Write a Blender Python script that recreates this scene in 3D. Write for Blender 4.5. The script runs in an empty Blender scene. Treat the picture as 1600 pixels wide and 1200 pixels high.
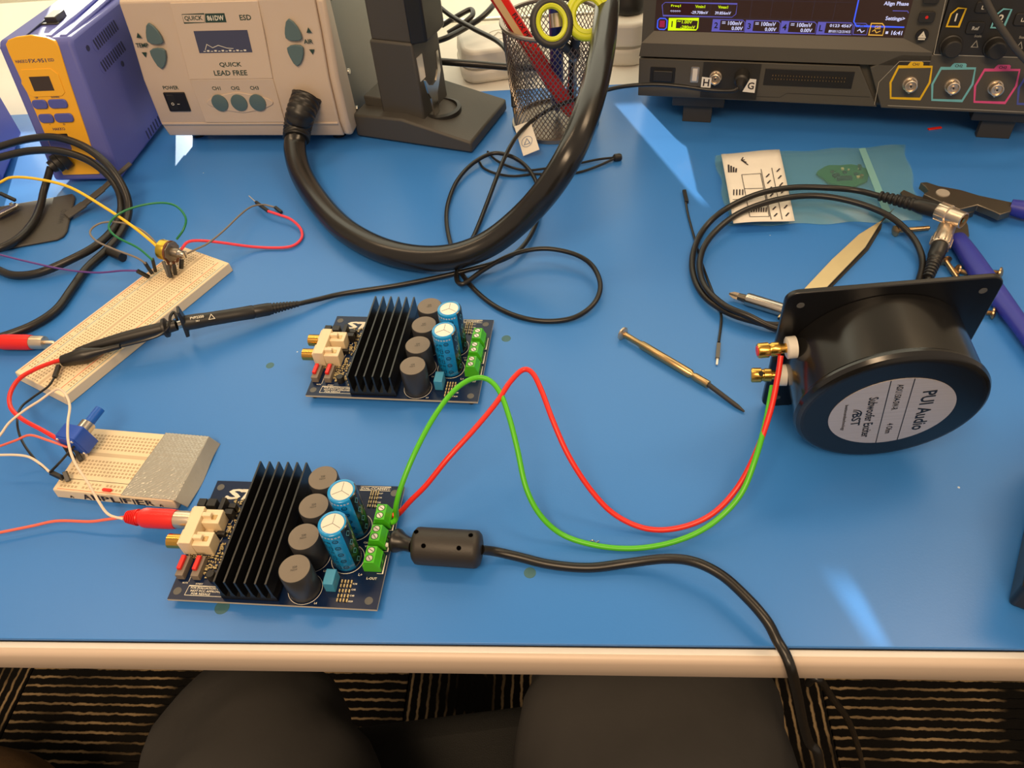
import bpy, bmesh, math, random
from mathutils import Vector, Matrix, noise
R = math.radians
random.seed(7)
SC = bpy.context.scene
COL = SC.collection
V = Vector

# ------------------------------------------------------------------ camera
FPX = 1210.0
CAM = V((0, 0, 0.3838))
FW = V((-0.0841, 0.6813, -0.7271)).normalized()
RT = V((0.9963, 0.0442, -0.0739)); RT = (RT - FW * RT.dot(FW)).normalized()
UP = RT.cross(FW)
cd = bpy.data.cameras.new('camera'); cam = bpy.data.objects.new('camera', cd); COL.objects.link(cam)
cd.sensor_fit = 'HORIZONTAL'; cd.sensor_width = 36.0; cd.lens = 36.0 * FPX / 1600.0
cd.clip_start = 0.01; cd.clip_end = 50
cam.matrix_world = Matrix(((RT.x, UP.x, -FW.x, CAM.x), (RT.y, UP.y, -FW.y, CAM.y), (RT.z, UP.z, -FW.z, CAM.z), (0, 0, 0, 1)))
SC.camera = cam
# ------------------------------------------------------------------ world, sun, lamps, exposure
w = bpy.data.worlds.new('world'); SC.world = w; w.use_nodes = True
w.node_tree.nodes['Background'].inputs[0].default_value = (1.0, 0.80, 0.62, 1)
w.node_tree.nodes['Background'].inputs[1].default_value = 0.42
def area(name, loc, target, sx, sy, power, color):
    l = bpy.data.lights.new(name, 'AREA'); l.shape = 'RECTANGLE'; l.size = sx; l.size_y = sy; l.energy = power; l.color = color
    o = bpy.data.objects.new(name, l); COL.objects.link(o); o.location = loc
    o.rotation_euler = (V(target) - V(loc)).to_track_quat('-Z', 'Y').to_euler(); return o
WARM = (1.0, 0.70, 0.42)
area('ceiling_lamp', (-1.15, 1.0, 1.75), (-1.15, 1.0, 0), 1.2, 0.3, 13, WARM)
area('ceiling_lamp', (1.25, 0.85, 1.75), (1.25, 0.85, 0), 1.2, 0.3, 13, WARM)
area('ceiling_lamp', (-0.2, -1.0, 1.75), (-0.1, -0.9, 0), 1.5, 0.5, 38, WARM)
sun = bpy.data.lights.new('sun', 'SUN'); sun.energy = 14.0; sun.angle = R(0.6); sun.color = (1.0, 0.95, 0.74)
SUN_DIR = V((0.33, -0.94, -0.21)).normalized()
so = bpy.data.objects.new('sun', sun); COL.objects.link(so); so.rotation_euler = SUN_DIR.to_track_quat('-Z', 'Y').to_euler()
SC.view_settings.view_transform = 'Standard'; SC.view_settings.look = 'None'
SC.view_settings.exposure = 0.14; SC.view_settings.gamma = 1.0; SC.view_settings.use_curve_mapping = False

# ------------------------------------------------------------------ helpers
def ray(px, py): return FW + RT * ((px - 800) / FPX) + UP * ((600 - py) / FPX)
def P(px, py, z=0.0):
    d = ray(px, py); return CAM + d * ((z - CAM.z) / d.z)
def PP(px, py, O, n):
    d = ray(px, py); return CAM + d * ((O - CAM).dot(n) / d.dot(n))
def lin(c):
    c /= 255.0
    return c / 12.92 if c <= 0.04045 else ((c + 0.055) / 1.055) ** 2.4
def rgb(t): return (lin(t[0]), lin(t[1]), lin(t[2]), 1)
MATS = {}
def mat(name, c, rough=0.5, metal=0.0, noise=0.0, nscale=60, bump=0.0, bscale=200, spec=0.5, emit=0.0, coat=0.0, alpha=None, trans=0.0, aniso=False, ecol=None):
    m = bpy.data.materials.new(name); m.use_nodes = True; nt = m.node_tree; b = nt.nodes['Principled BSDF']
    b.inputs['Base Color'].default_value = rgb(c); b.inputs['Roughness'].default_value = rough; b.inputs['Metallic'].default_value = metal
    b.inputs['Specular IOR Level'].default_value = spec
    if coat: b.inputs['Coat Weight'].default_value = coat; b.inputs['Coat Roughness'].default_value = 0.1
    if emit: b.inputs['Emission Color'].default_value = rgb(ecol or c); b.inputs['Emission Strength'].default_value = emit
    if trans: b.inputs['Transmission Weight'].default_value = trans
    if alpha is not None: b.inputs['Alpha'].default_value = alpha
    tc = nt.nodes.new('ShaderNodeTexCoord')
    if noise:
        n = nt.nodes.new('ShaderNodeTexNoise'); n.inputs['Scale'].default_value = nscale; n.inputs['Detail'].default_value = 4
        mp = nt.nodes.new('ShaderNodeMapping'); nt.links.new(tc.outputs['Object'], mp.inputs[0]); nt.links.new(mp.outputs[0], n.inputs[0])
        if aniso: mp.inputs['Scale'].default_value = (1, 40, 1)
        mx = nt.nodes.new('ShaderNodeMix'); mx.data_type = 'RGBA'
        a = rgb(c); mx.inputs[6].default_value = tuple(x * (1 - noise) for x in a[:3]) + (1,); mx.inputs[7].default_value = tuple(min(1, x * (1 + noise)) for x in a[:3]) + (1,)
        nt.links.new(n.outputs[0], mx.inputs[0]); nt.links.new(mx.outputs[2], b.inputs['Base Color'])
    if bump:
        n2 = nt.nodes.new('ShaderNodeTexNoise'); n2.inputs['Scale'].default_value = bscale; n2.inputs['Detail'].default_value = 5
        nt.links.new(tc.outputs['Object'], n2.inputs[0]); bp = nt.nodes.new('ShaderNodeBump'); bp.inputs['Strength'].default_value = bump; bp.inputs['Distance'].default_value = 0.001
        nt.links.new(n2.outputs[0], bp.inputs['Height']); nt.links.new(bp.outputs[0], b.inputs['Normal'])
    MATS[name] = m; return m

def catmull(pts, sub=8, closed=False):
    pts = [V(p) for p in pts]; n = len(pts)
    if n < 3 or sub <= 1: return pts
    out = []
    rng = range(n if closed else n - 1)
    for i in rng:
        p0 = pts[(i - 1) % n] if (closed or i > 0) else pts[0] * 2 - pts[1]
        p1 = pts[i]; p2 = pts[(i + 1) % n]
        p3 = pts[(i + 2) % n] if (closed or i + 2 < n) else pts[-1] * 2 - pts[-2]
        for k in range(sub):
            t = k / sub; t2 = t * t; t3 = t2 * t
            out.append(0.5 * ((2 * p1) + (p2 - p0) * t + (2 * p0 - 5 * p1 + 4 * p2 - p3) * t2 + (3 * p1 - p0 - 3 * p2 + p3) * t3))
    if not closed: out.append(pts[-1])
    return out

TXT = {}
def text_mesh(s, bold=False):
    if s in TXT: return TXT[s]
    c = bpy.data.curves.new('tmp', 'FONT'); c.body = s; c.size = 1; c.resolution_u = 2; c.align_x = 'CENTER'; c.align_y = 'CENTER'; c.offset = 0.022
    o = bpy.data.objects.new('tmp', c); COL.objects.link(o)
    dg = bpy.context.evaluated_depsgraph_get(); dg.update()
    me = bpy.data.meshes.new_from_object(o.evaluated_get(dg))
    vs = [v.co.copy() for v in me.vertices]; fs = [tuple(p.vertices) for p in me.polygons]
    if vs:
        x0 = min(v.x for v in vs); x1 = max(v.x for v in vs); y0 = min(v.y for v in vs); y1 = max(v.y for v in vs)
        vs = [V((v.x - (x0 + x1) / 2, v.y - (y0 + y1) / 2, 0)) for v in vs]; dim = (x1 - x0, y1 - y0)
    else: dim = (1, 1)
    bpy.data.objects.remove(o); bpy.data.curves.remove(c); bpy.data.meshes.remove(me)
    TXT[s] = (vs, fs, dim); return TXT[s]

def axes_mat(o, x, y=None, z=None):
    x = V(x).normalized()
    if z is None: y = V(y); y = (y - x * y.dot(x)).normalized(); z = x.cross(y)
    else: z = V(z); z = (z - x * z.dot(x)).normalized(); y = z.cross(x)
    return Matrix(((x.x, y.x, z.x, o[0]), (x.y, y.y, z.y, o[1]), (x.z, y.z, z.z, o[2]), (0, 0, 0, 1)))

class MB:
    def __init__(self, s=1.0): self.v = []; self.f = []; self.m = []; self.s = s
    def add(self, vs, fs, mi=0, M=None):
        b = len(self.v)
        for p in vs:
            p = V(p)
            if M is not None: p = M @ p
            self.v.append(p * self.s)
        for i, f in enumerate(fs):
            self.f.append(tuple(b + k for k in f)); self.m.append(mi[i] if isinstance(mi, (list, tuple)) else mi)
        return self
    def box(self, x0, x1, y0, y1, z0, z1, mi=0, M=None):
        vs = [(x0, y0, z0), (x1, y0, z0), (x1, y1, z0), (x0, y1, z0), (x0, y0, z1), (x1, y0, z1), (x1, y1, z1), (x0, y1, z1)]
        return self.add(vs, [(0, 3, 2, 1), (4, 5, 6, 7), (0, 1, 5, 4), (1, 2, 6, 5), (2, 3, 7, 6), (3, 0, 4, 7)], mi, M)
    def prism(self, poly, z0, z1, mi=0, M=None, taper=1.0):
        n = len(poly); cx = sum(p[0] for p in poly) / n; cy = sum(p[1] for p in poly) / n
        vs = [(p[0], p[1], z0) for p in poly] + [(cx + (p[0] - cx) * taper, cy + (p[1] - cy) * taper, z1) for p in poly]
        fs = [tuple(range(n - 1, -1, -1)), tuple(range(n, 2 * n))] + [(i, (i + 1) % n, n + (i + 1) % n, n + i) for i in range(n)]
        return self.add(vs, fs, mi, M)
    def lathe(self, prof, n=24, mi=0, M=None, cap0=True, cap1=True):
        vs = []; fs = []; ms = []
        for r, z in prof:
            for k in range(n): a = 2 * math.pi * k / n; vs.append((r * math.cos(a), r * math.sin(a), z))
        for i in range(len(prof) - 1):
            for k in range(n):
                k2 = (k + 1) % n; fs.append((i * n + k, i * n + k2, (i + 1) * n + k2, (i + 1) * n + k)); ms.append(mi[i] if isinstance(mi, (list, tuple)) else mi)
        if cap0: fs.append(tuple(range(n - 1, -1, -1))); ms.append(mi[0] if isinstance(mi, (list, tuple)) else mi)
        if cap1: b = (len(prof) - 1) * n; fs.append(tuple(b + k for k in range(n))); ms.append(mi[-1] if isinstance(mi, (list, tuple)) else mi)
        return self.add(vs, fs, ms, M)
    def cyl(self, p0, p1, r0, r1=None, n=16, mi=0, prof=None, cap=True):
        p0 = V(p0); p1 = V(p1); d = p1 - p0; L = d.length; r1 = r0 if r1 is None else r1
        M = Matrix.Translation(p0) @ d.to_track_quat('Z', 'Y').to_matrix().to_4x4()
        return self.lathe(prof or [(r0, 0), (r1, L)], n, mi, M, cap, cap)
    def rod(self, p0, p1, prof, n=16, mi=0):
        p0 = V(p0); p1 = V(p1); d = p1 - p0; L = d.length
        M = Matrix.Translation(p0) @ d.to_track_quat('Z', 'Y').to_matrix().to_4x4()
        return self.lathe([(r, t * L) for r, t in prof], n, mi, M)
    def bar(self, p0, p1, wd, ht, mi=0, up=(0, 0, 1)):
        p0 = V(p0); p1 = V(p1); M = axes_mat(p0, p1 - p0, z=up); L = (p1 - p0).length
        return self.box(0, L, -wd / 2, wd / 2, -ht / 2, ht / 2, mi, M)
    def tube(self, pts, r, n=10, mi=0, sub=8, closed=False, squash=1.0):
        pts = catmull(pts, sub, closed); N = len(pts)
        rs = r if callable(r) else (lambda t: r)
        T = []
        for i in range(N):
            a = pts[(i - 1) % N] if (closed or i > 0) else pts[i]; b = pts[(i + 1) % N] if (closed or i < N - 1) else pts[i]
            T.append((b - a).normalized())
        up = V((0, 0, 1)); 
        if abs(T[0].dot(up)) > 0.95: up = V((0, 1, 0))
        nrm = (up - T[0] * up.dot(T[0])).normalized(); vs = []; fs = []
        for i in range(N):
            if i: nrm = (nrm - T[i] * nrm.dot(T[i])); nrm = nrm.normalized() if nrm.length > 1e-9 else T[i].orthogonal()
            bn = T[i].cross(nrm); rr = rs(i / max(1, N - 1))
            for k in range(n):
                a = 2 * math.pi * k / n; vs.append(pts[i] + nrm * (math.cos(a) * rr * squash) + bn * (math.sin(a) * rr))
        for i in range(N if closed else N - 1):
            j = (i + 1) % N
            for k in range(n): fs.append((i * n + k, i * n + (k + 1) % n, j * n + (k + 1) % n, j * n + k))
        if not closed: fs.append(tuple(range(n - 1, -1, -1))); fs.append(tuple((N - 1) * n + k for k in range(n)))
        return self.add(vs, fs, mi)
    def ring(self, r0, r1, z, n=32, mi=0, M=None, a0=0, a1=2 * math.pi):
        vs = []; fs = []
        full = abs(a1 - a0 - 2 * math.pi) < 1e-6; N = n if full else n + 1
        for k in range(N):
            a = a0 + (a1 - a0) * k / n; vs += [(r0 * math.cos(a), r0 * math.sin(a), z), (r1 * math.cos(a), r1 * math.sin(a), z)]
        for k in range(n): j = (k + 1) % N; fs.append((2 * k, 2 * k + 1, 2 * j + 1, 2 * j))
        return self.add(vs, fs, mi, M)
    def strip(self, pts, wd, z=0, mi=0, M=None, closed=False):
        pts = [V((p[0], p[1])) for p in pts]; n = len(pts); vs = []; fs = []
        for i in range(n):
            a = pts[(i - 1) % n] if (closed or i) else pts[i]; b = pts[(i + 1) % n] if (closed or i < n - 1) else pts[i]
            t = (b - a).normalized(); nn = V((-t.y, t.x)); q = wd / 2
            if 0 < i < n - 1 or closed:
                t1 = (pts[i] - pts[(i - 1) % n]).normalized(); q = wd / 2 / max(0.4, abs(nn.dot(V((-t1.y, t1.x)))))
            vs += [(pts[i].x + nn.x * q, pts[i].y + nn.y * q, z), (pts[i].x - nn.x * q, pts[i].y - nn.y * q, z)]
        for i in range(n if closed else n - 1): j = (i + 1) % n; fs.append((2 * i + 1, 2 * j + 1, 2 * j, 2 * i))
        return self.add(vs, fs, mi, M)
    def rect(self, x0, x1, y0, y1, z=0, mi=0, M=None): return self.add([(x0, y0, z), (x1, y0, z), (x1, y1, z), (x0, y1, z)], [(0, 1, 2, 3)], mi, M)
    def text(self, s, x, y, h=None, wd=None, z=0, mi=0, M=None, rot=0, shear=0):
        vs, fs, dim = text_mesh(s)
        sy = (h / dim[1]) if h else wd / dim[0]; sx = (wd / dim[0]) if wd else sy
        c, q = math.cos(rot), math.sin(rot); out = []
        for p in vs:
            a = p.x * sx + p.y * sy * shear; b = p.y * sy; out.append((x + a * c - b * q, y + a * q + b * c, z))
        return self.add(out, fs, mi, M)
    def textcyl(self, s, r, ang, z, h, wd=None, rot=0, mi=0, M=None):
        vs, fs, dim = text_mesh(s); sy = h / dim[1]; sx = (wd / dim[0]) if wd else sy; c, q = math.cos(rot), math.sin(rot); out = []
        for p in vs:
            a = p.x * sx; b = p.y * sy; X = a * c - b * q; Y = a * q + b * c; t = ang + X / r
            out.append((r * math.cos(t), r * math.sin(t), z + Y))
        return self.add(out, fs, mi, M)
    def build(self, name, mats, parent=None, bevel=0, smooth=40, origin=None, seg=2, **props):
        if not isinstance(mats, (list, tuple)): mats = [mats]
        off = V((0, 0, 0))
        if origin is not None: off = V(origin)
        me = bpy.data.meshes.new(name); me.from_pydata([tuple(p - off) for p in self.v], [], self.f)
        for m in mats: me.materials.append(MATS[m] if isinstance(m, str) else m)
        me.polygons.foreach_set('material_index', self.m); me.update()
        if smooth:
            me.polygons.foreach_set('use_smooth', [True] * len(self.f)); me.set_sharp_from_angle(angle=R(smooth))
        o = bpy.data.objects.new(name, me); COL.objects.link(o)
        if parent is not None: o.parent = parent
        elif origin is not None: o.location = off
        if bevel:
            md = o.modifiers.new('bevel', 'BEVEL'); md.width = bevel; md.segments = seg; md.limit_method = 'ANGLE'; md.angle_limit = R(35)
        for k, v in props.items(): o[k] = v
        return o
def tag(o, label, cat, group=None):
    o['label'] = label; o['category'] = cat
    if group: o['group'] = group
    return o
def thing(name, label, cat, loc=(0, 0, 0), rotz=0, M=None, group=None):
    o = bpy.data.objects.new(name, None); COL.objects.link(o); o.empty_display_size = 0.01
    if M is not None: o.matrix_world = M
    else: o.location = loc; o.rotation_euler = (0, 0, rotz)
    return tag(o, label, cat, group)
def copy_tree(o, parent=None):
    c = o.copy(); COL.objects.link(c); c.parent = parent
    for ch in list(o.children): copy_tree(ch, c)
    return c
def W(pts): return [P(*p) for p in pts]
def rrect(x0, x1, y0, y1, r, n=5):
    out = []
    for cx, cy, a in ((x1 - r, y1 - r, 0), (x0 + r, y1 - r, 90), (x0 + r, y0 + r, 180), (x1 - r, y0 + r, 270)):
        for k in range(n + 1): t = R(a + 90 * k / n); out.append((cx + r * math.cos(t), cy + r * math.sin(t)))
    return out

# ------------------------------------------------------------------ materials
mat('black_plastic', (34, 33, 32), 0.42); mat('black_rubber', (30, 29, 28), 0.38, spec=0.5); mat('black_gloss', (16, 16, 18), 0.16, coat=0.3)
mat('black_cable', (28, 26, 24), 0.33); mat('charcoal', (72, 69, 64), 0.55, bump=0.1, bscale=900); mat('dark_grey', (48, 46, 44), 0.5)
mat('white_plastic', (225, 220, 210), 0.45); mat('cream_plastic', (234, 214, 178), 0.5); mat('white_paper', (232, 228, 218), 0.8, noise=0.06, nscale=90)
mat('steel', (196, 190, 180), 0.25, 1.0); mat('nickel', (225, 208, 186), 0.3, 0.9); mat('gold', (222, 172, 84), 0.22, 1.0); mat('dull_gold', (200, 168, 120), 0.32, 1.0, noise=0.12)
mat('brass', (210, 180, 70), 0.35, 1.0); mat('red_plastic', (226, 36, 30), 0.35); mat('red_wire', (232, 44, 32), 0.35); mat('green_wire', (84, 190, 26), 0.35)
mat('yellow_wire', (246, 200, 40), 0.4); mat('dark_green_wire', (16, 122, 70), 0.4); mat('grey_wire', (128, 118, 108), 0.45); mat('purple_wire', (98, 60, 140), 0.4)
mat('pink_wire', (238, 66, 84), 0.4); mat('salmon_wire', (240, 110, 90), 0.4); mat('white_wire', (236, 214, 190), 0.45)
mat('green_terminal', (78, 190, 34), 0.38); mat('terminal_dark', (30, 95, 16), 0.5); mat('blue_sleeve', (24, 146, 214), 0.22, coat=0.3); mat('sleeve_stripe', (22, 34, 38), 0.22, coat=0.3)
mat('film_blue', (64, 150, 190), 0.4); mat('pcb_navy', (10, 30, 64), 0.25, spec=0.3, noise=0.1, nscale=40); mat('pcb_edge', (196, 180, 150), 0.6); mat('silk', (228, 222, 204), 0.6)
mat('anodized', (17, 17, 19), 0.32, spec=0.6); mat('ferrite_top', (118, 108, 96), 0.5, noise=0.08); mat('ferrite_side', (52, 52, 54), 0.35)
mat('solder_tan', (200, 180, 130), 0.4); mat('chip', (26, 24, 24), 0.45); mat('ink', (44, 38, 44), 0.7); mat('print_dark', (30, 60, 52), 0.6)
mat('switch_grey', (128, 116, 104), 0.5); mat('hole', (176, 150, 112), 0.9); mat('hole_dark', (98, 80, 58), 0.9)
mat('line_red', (226, 96, 60), 0.6); mat('line_blue', (120, 160, 172), 0.6)
mat('blue_case', (92, 98, 174), 0.55, bump=0.06, bscale=700); mat('yellow_panel', (252, 186, 44), 0.45); mat('blue_key', (84, 92, 172), 0.45); mat('lcd_dark', (62, 50, 44), 0.2)
mat('beige_case', (205, 186, 166), 0.5, bump=0.05, bscale=900); mat('steel_case', (92, 92, 90), 0.45, bump=0.08, bscale=600); mat('teal_key', (86, 108, 110), 0.45); mat('lcd_blue', (66, 70, 96), 0.12)
mat('scope_body', (78, 74, 66), 0.5, bump=0.06, bscale=900); mat('scope_dark', (40, 38, 35), 0.45); mat('scope_edge', (58, 55, 50), 0.5)
mat('ch_yellow', (236, 190, 30), 0.4); mat('ch_cyan', (118, 190, 196), 0.4); mat('ch_pink', (228, 84, 140), 0.4); mat('ch_blue', (80, 90, 170), 0.4); mat('label_grey', (170, 164, 150), 0.6)
mat('lime', (206, 214, 36), 0.4); mat('pen_blue', (44, 54, 130), 0.3); mat('pen_beige', (214, 180, 130), 0.5); mat('wire_mesh', (150, 140, 130), 0.35, 0.9)
mat('plier_metal', (120, 112, 100), 0.35, 0.9, noise=0.1); mat('plier_handle', (44, 52, 158), 0.45); mat('pcb_green', (36, 96, 52), 0.4); mat('blue_knob', (28, 98, 200), 0.35); mat('blue_pot', (36, 84, 190), 0.4)
mat('label_brushed', (205, 196, 192), 0.42, 0.35, noise=0.12, nscale=30, aniso=True); mat('washer_white', (232, 226, 214), 0.5)
mat('trousers', (66, 64, 62), 0.85, noise=0.12, nscale=30, bump=0.25, bscale=90, spec=0.2); mat('shoe', (30, 28, 26), 0.6)
mat('seat_mesh', (30, 30, 29), 0.8, bump=0.6, bscale=900); mat('brown_fabric', (104, 76, 44), 0.9, noise=0.3, nscale=120, bump=0.5, bscale=500)
mat('laminate', (226, 222, 214), 0.4, noise=0.02); mat('edge_band', (206, 186, 168), 0.4); mat('wall_paint', (196, 196, 186), 0.7, noise=0.03, nscale=8); mat('blind', (206, 202, 190), 0.7)
mat('stain', (64, 108, 118), 0.5, noise=0.25, nscale=200); mat('tape_silver', (176, 174, 166), 0.16, 0.3, noise=0.08, nscale=60, bump=0.15, bscale=300)
def screen_mat(name, c, e): return mat(name, (8, 8, 8), 0.3, emit=e, ecol=c)
screen_mat('ui_blue', (70, 100, 255), 0.9); screen_mat('ui_violet', (118, 110, 215), 0.6); screen_mat('ui_yellow', (225, 255, 0), 0.9); screen_mat('ui_white', (215, 215, 255), 0.9); screen_mat('ui_orange', (240, 180, 70), 0.8)
screen_mat('ui_grid', (120, 100, 120), 0.25); screen_mat('ui_red', (190, 40, 80), 0.6); screen_mat('ui_maroon', (60, 14, 14), 0.6); screen_mat('ui_grey', (90, 90, 120), 0.5)
mat('screen_glass_reflection', (62, 44, 40), 0.3, spec=0.6)  # brown base colour stands in for the warm room reflected in the screen

def mat_mat():
    m = mat('mat_blue', (36, 106, 186), 0.33, spec=0.5); nt = m.node_tree; b = nt.nodes['Principled BSDF']; tc = nt.nodes['Texture Coordinate'] if 'Texture Coordinate' in nt.nodes else nt.nodes.new('ShaderNodeTexCoord')
    n = nt.nodes.new('ShaderNodeTexNoise'); n.inputs['Scale'].default_value = 3.0; n.inputs['Detail'].default_value = 3; nt.links.new(tc.outputs['Object'], n.inputs[0])
    mx = nt.nodes.new('ShaderNodeMix'); mx.data_type = 'RGBA'; mx.inputs[6].default_value = rgb((50, 119, 200)); mx.inputs[7].default_value = rgb((60, 130, 211)); nt.links.new(n.outputs[0], mx.inputs[0])
    vo = nt.nodes.new('ShaderNodeTexVoronoi'); vo.inputs['Scale'].default_value = 22; nt.links.new(tc.outputs['Object'], vo.inputs[0])
    lt = nt.nodes.new('ShaderNodeMath'); lt.operation = 'LESS_THAN'; lt.inputs[1].default_value = 0.015; nt.links.new(vo.outputs['Distance'], lt.inputs[0])
    mx2 = nt.nodes.new('ShaderNodeMix'); mx2.data_type = 'RGBA'; mx2.inputs[7].default_value = rgb((190, 205, 220)); nt.links.new(lt.outputs[0], mx2.inputs[0]); nt.links.new(mx.outputs[2], mx2.inputs[6]); nt.links.new(mx2.outputs[2], b.inputs['Base Color'])
    n2 = nt.nodes.new('ShaderNodeTexNoise'); n2.inputs['Scale'].default_value = 900; nt.links.new(tc.outputs['Object'], n2.inputs[0]); bp = nt.nodes.new('ShaderNodeBump'); bp.inputs['Strength'].default_value = 0.06; bp.inputs['Distance'].default_value = 0.0005
    nt.links.new(n2.outputs[0], bp.inputs['Height']); nt.links.new(bp.outputs[0], b.inputs['Normal'])
mat_mat()
def carpet_mat():
    m = mat('carpet', (24, 22, 20), 0.95, spec=0.1); nt = m.node_tree; b = nt.nodes['Principled BSDF']; tc = nt.nodes.new('ShaderNodeTexCoord')
    nz = nt.nodes.new('ShaderNodeTexNoise'); nz.inputs['Scale'].default_value = 60; nt.links.new(tc.outputs['Object'], nz.inputs[0])
    wv = nt.nodes.new('ShaderNodeTexWave'); wv.wave_type = 'BANDS'; wv.bands_direction = 'Y'; wv.inputs['Scale'].default_value = 23.0; wv.inputs['Distortion'].default_value = 1.2; wv.inputs['Detail'].default_value = 2; wv.inputs['Detail Scale'].default_value = 4
    nt.links.new(tc.outputs['Object'], wv.inputs[0])
    rp = nt.nodes.new('ShaderNodeValToRGB'); rp.color_ramp.elements[0].position = 0.72; rp.color_ramp.elements[1].position = 0.92; nt.links.new(wv.outputs[1], rp.inputs[0])
    n3 = nt.nodes.new('ShaderNodeTexNoise'); n3.inputs['Scale'].default_value = 7; nt.links.new(tc.outputs['Object'], n3.inputs[0])
    r3 = nt.nodes.new('ShaderNodeValToRGB'); r3.color_ramp.elements[0].position = 0.38; r3.color_ramp.elements[1].position = 0.55; nt.links.new(n3.outputs[0], r3.inputs[0])
    mu = nt.nodes.new('ShaderNodeMath'); mu.operation = 'MULTIPLY'; nt.links.new(rp.outputs[0], mu.inputs[0]); nt.links.new(r3.outputs[0], mu.inputs[1])
    mx = nt.nodes.new('ShaderNodeMix'); mx.data_type = 'RGBA'; mx.inputs[6].default_value = rgb((24, 22, 20)); mx.inputs[7].default_value = rgb((176, 150, 112)); nt.links.new(mu.outputs[0], mx.inputs[0]); nt.links.new(mx.outputs[2], b.inputs['Base Color'])
    ad = nt.nodes.new('ShaderNodeMath'); nt.links.new(rp.outputs[0], ad.inputs[0]); nt.links.new(nz.outputs[0], ad.inputs[1])
    bp = nt.nodes.new('ShaderNodeBump'); bp.inputs['Distance'].default_value = 0.003; bp.inputs['Strength'].default_value = 0.8; nt.links.new(ad.outputs[0], bp.inputs['Height']); nt.links.new(bp.outputs[0], b.inputs['Normal'])
carpet_mat()
def plastic_film():
    m = bpy.data.materials.new('film'); m.use_nodes = True; nt = m.node_tree; b = nt.nodes['Principled BSDF']; out = nt.nodes['Material Output']
    b.inputs['Base Color'].default_value = rgb((150, 205, 205)); b.inputs['Roughness'].default_value = 0.22; b.inputs['Specular IOR Level'].default_value = 0.8
    tr = nt.nodes.new('ShaderNodeBsdfTransparent'); tr.inputs[0].default_value = (0.86, 0.95, 0.95, 1); mx = nt.nodes.new('ShaderNodeMixShader'); mx.inputs[0].default_value = 0.2
    nt.links.new(tr.outputs[0], mx.inputs[1]); nt.links.new(b.outputs[0], mx.inputs[2]); nt.links.new(mx.outputs[0], out.inputs[0]); MATS['film'] = m
    m2 = m.copy(); m2.name = 'film_seal'; MATS['film_seal'] = m2; m2.node_tree.nodes['Mix Shader'].inputs[0].default_value = 0.5
plastic_film()
def blind_mat():
    m = MATS['blind']; nt = m.node_tree; b = nt.nodes['Principled BSDF']; out = nt.nodes['Material Output']
    tl = nt.nodes.new('ShaderNodeBsdfTranslucent'); tl.inputs[0].default_value = (0.80, 0.82, 0.80, 1); mx = nt.nodes.new('ShaderNodeMixShader'); mx.inputs[0].default_value = 0.42
    nt.links.new(b.outputs[0], mx.inputs[1]); nt.links.new(tl.outputs[0], mx.inputs[2]); nt.links.new(mx.outputs[0], out.inputs[0])
blind_mat()
def wall_glow_mat():  # backlit material for the added panel that brightens the low wall strip
    m = mat('wall_glow', (226, 226, 204), 0.6); nt = m.node_tree; tl = nt.nodes.new('ShaderNodeBsdfTranslucent'); tl.inputs[0].default_value = (0.80, 0.80, 0.72, 1); mx = nt.nodes.new('ShaderNodeMixShader'); mx.inputs[0].default_value = 0.15
    nt.links.new(nt.nodes['Principled BSDF'].outputs[0], mx.inputs[1]); nt.links.new(tl.outputs[0], mx.inputs[2]); nt.links.new(mx.outputs[0], nt.nodes['Material Output'].inputs[0])
wall_glow_mat()

# ------------------------------------------------------------------ the setting: floor, wall with window, desk, mat
ZF = -0.75
fl = MB().box(-3.2, 3.2, -2.6, 1.05, ZF - 0.05, ZF - 0.008).build('floor', 'dark_grey', kind='structure')
tm = None
for ix in range(-2, 3):
    for iy in range(-2, 2):
        x0 = -0.26 + 0.6 * ix; y0 = 0.30 + 0.6 * iy
        if tm is None:
            o = MB().box(-0.299, 0.299, -0.299, 0.299, -0.004, 0.004).build('carpet_tile', 'carpet', fl, bevel=0.002); tm = o
        else:
            o = tm.copy(); COL.objects.link(o); o.parent = fl
        o.location = (x0 + 0.3, y0 + 0.3, ZF - 0.004); o.rotation_euler = (0, 0, 0 if (ix + iy) % 2 else R(90))
WY = 0.985
# back wall with a window opening; unseen blind added, its gaps cut to shape the sun patches
wl = MB(); WX0, WX1, WZ0, WZ1 = -0.84, 0.62, 0.055, 1.05
for a in ((-3.2, WX0, ZF, 2.4), (WX1, 3.2, ZF, 2.4), (WX0, WX1, ZF, -0.004), (WX0, WX1, WZ1, 2.4)):
    wl.box(a[0], a[1], WY, WY + 0.08, a[2], a[3])
wl.build('wall_back', 'wall_paint', kind='structure')
GAPS = [(-0.70, -0.49, 0.058, 0.094), (-0.588, -0.525, 0.165, 0.224), (-0.052, -0.016, 0.060, 0.100), (-0.150, -0.130, 0.1770, 0.1895)]
win = bpy.data.objects.new('window_1', None); COL.objects.link(win); win.location = (0, WY + 0.03, WZ0); win['kind'] = 'structure'
xs = sorted(set([WX0, WX1] + [g[0] for g in GAPS] + [g[1] for g in GAPS])); zs = sorted(set([WZ0, WZ1] + [g[2] for g in GAPS] + [g[3] for g in GAPS]))
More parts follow.
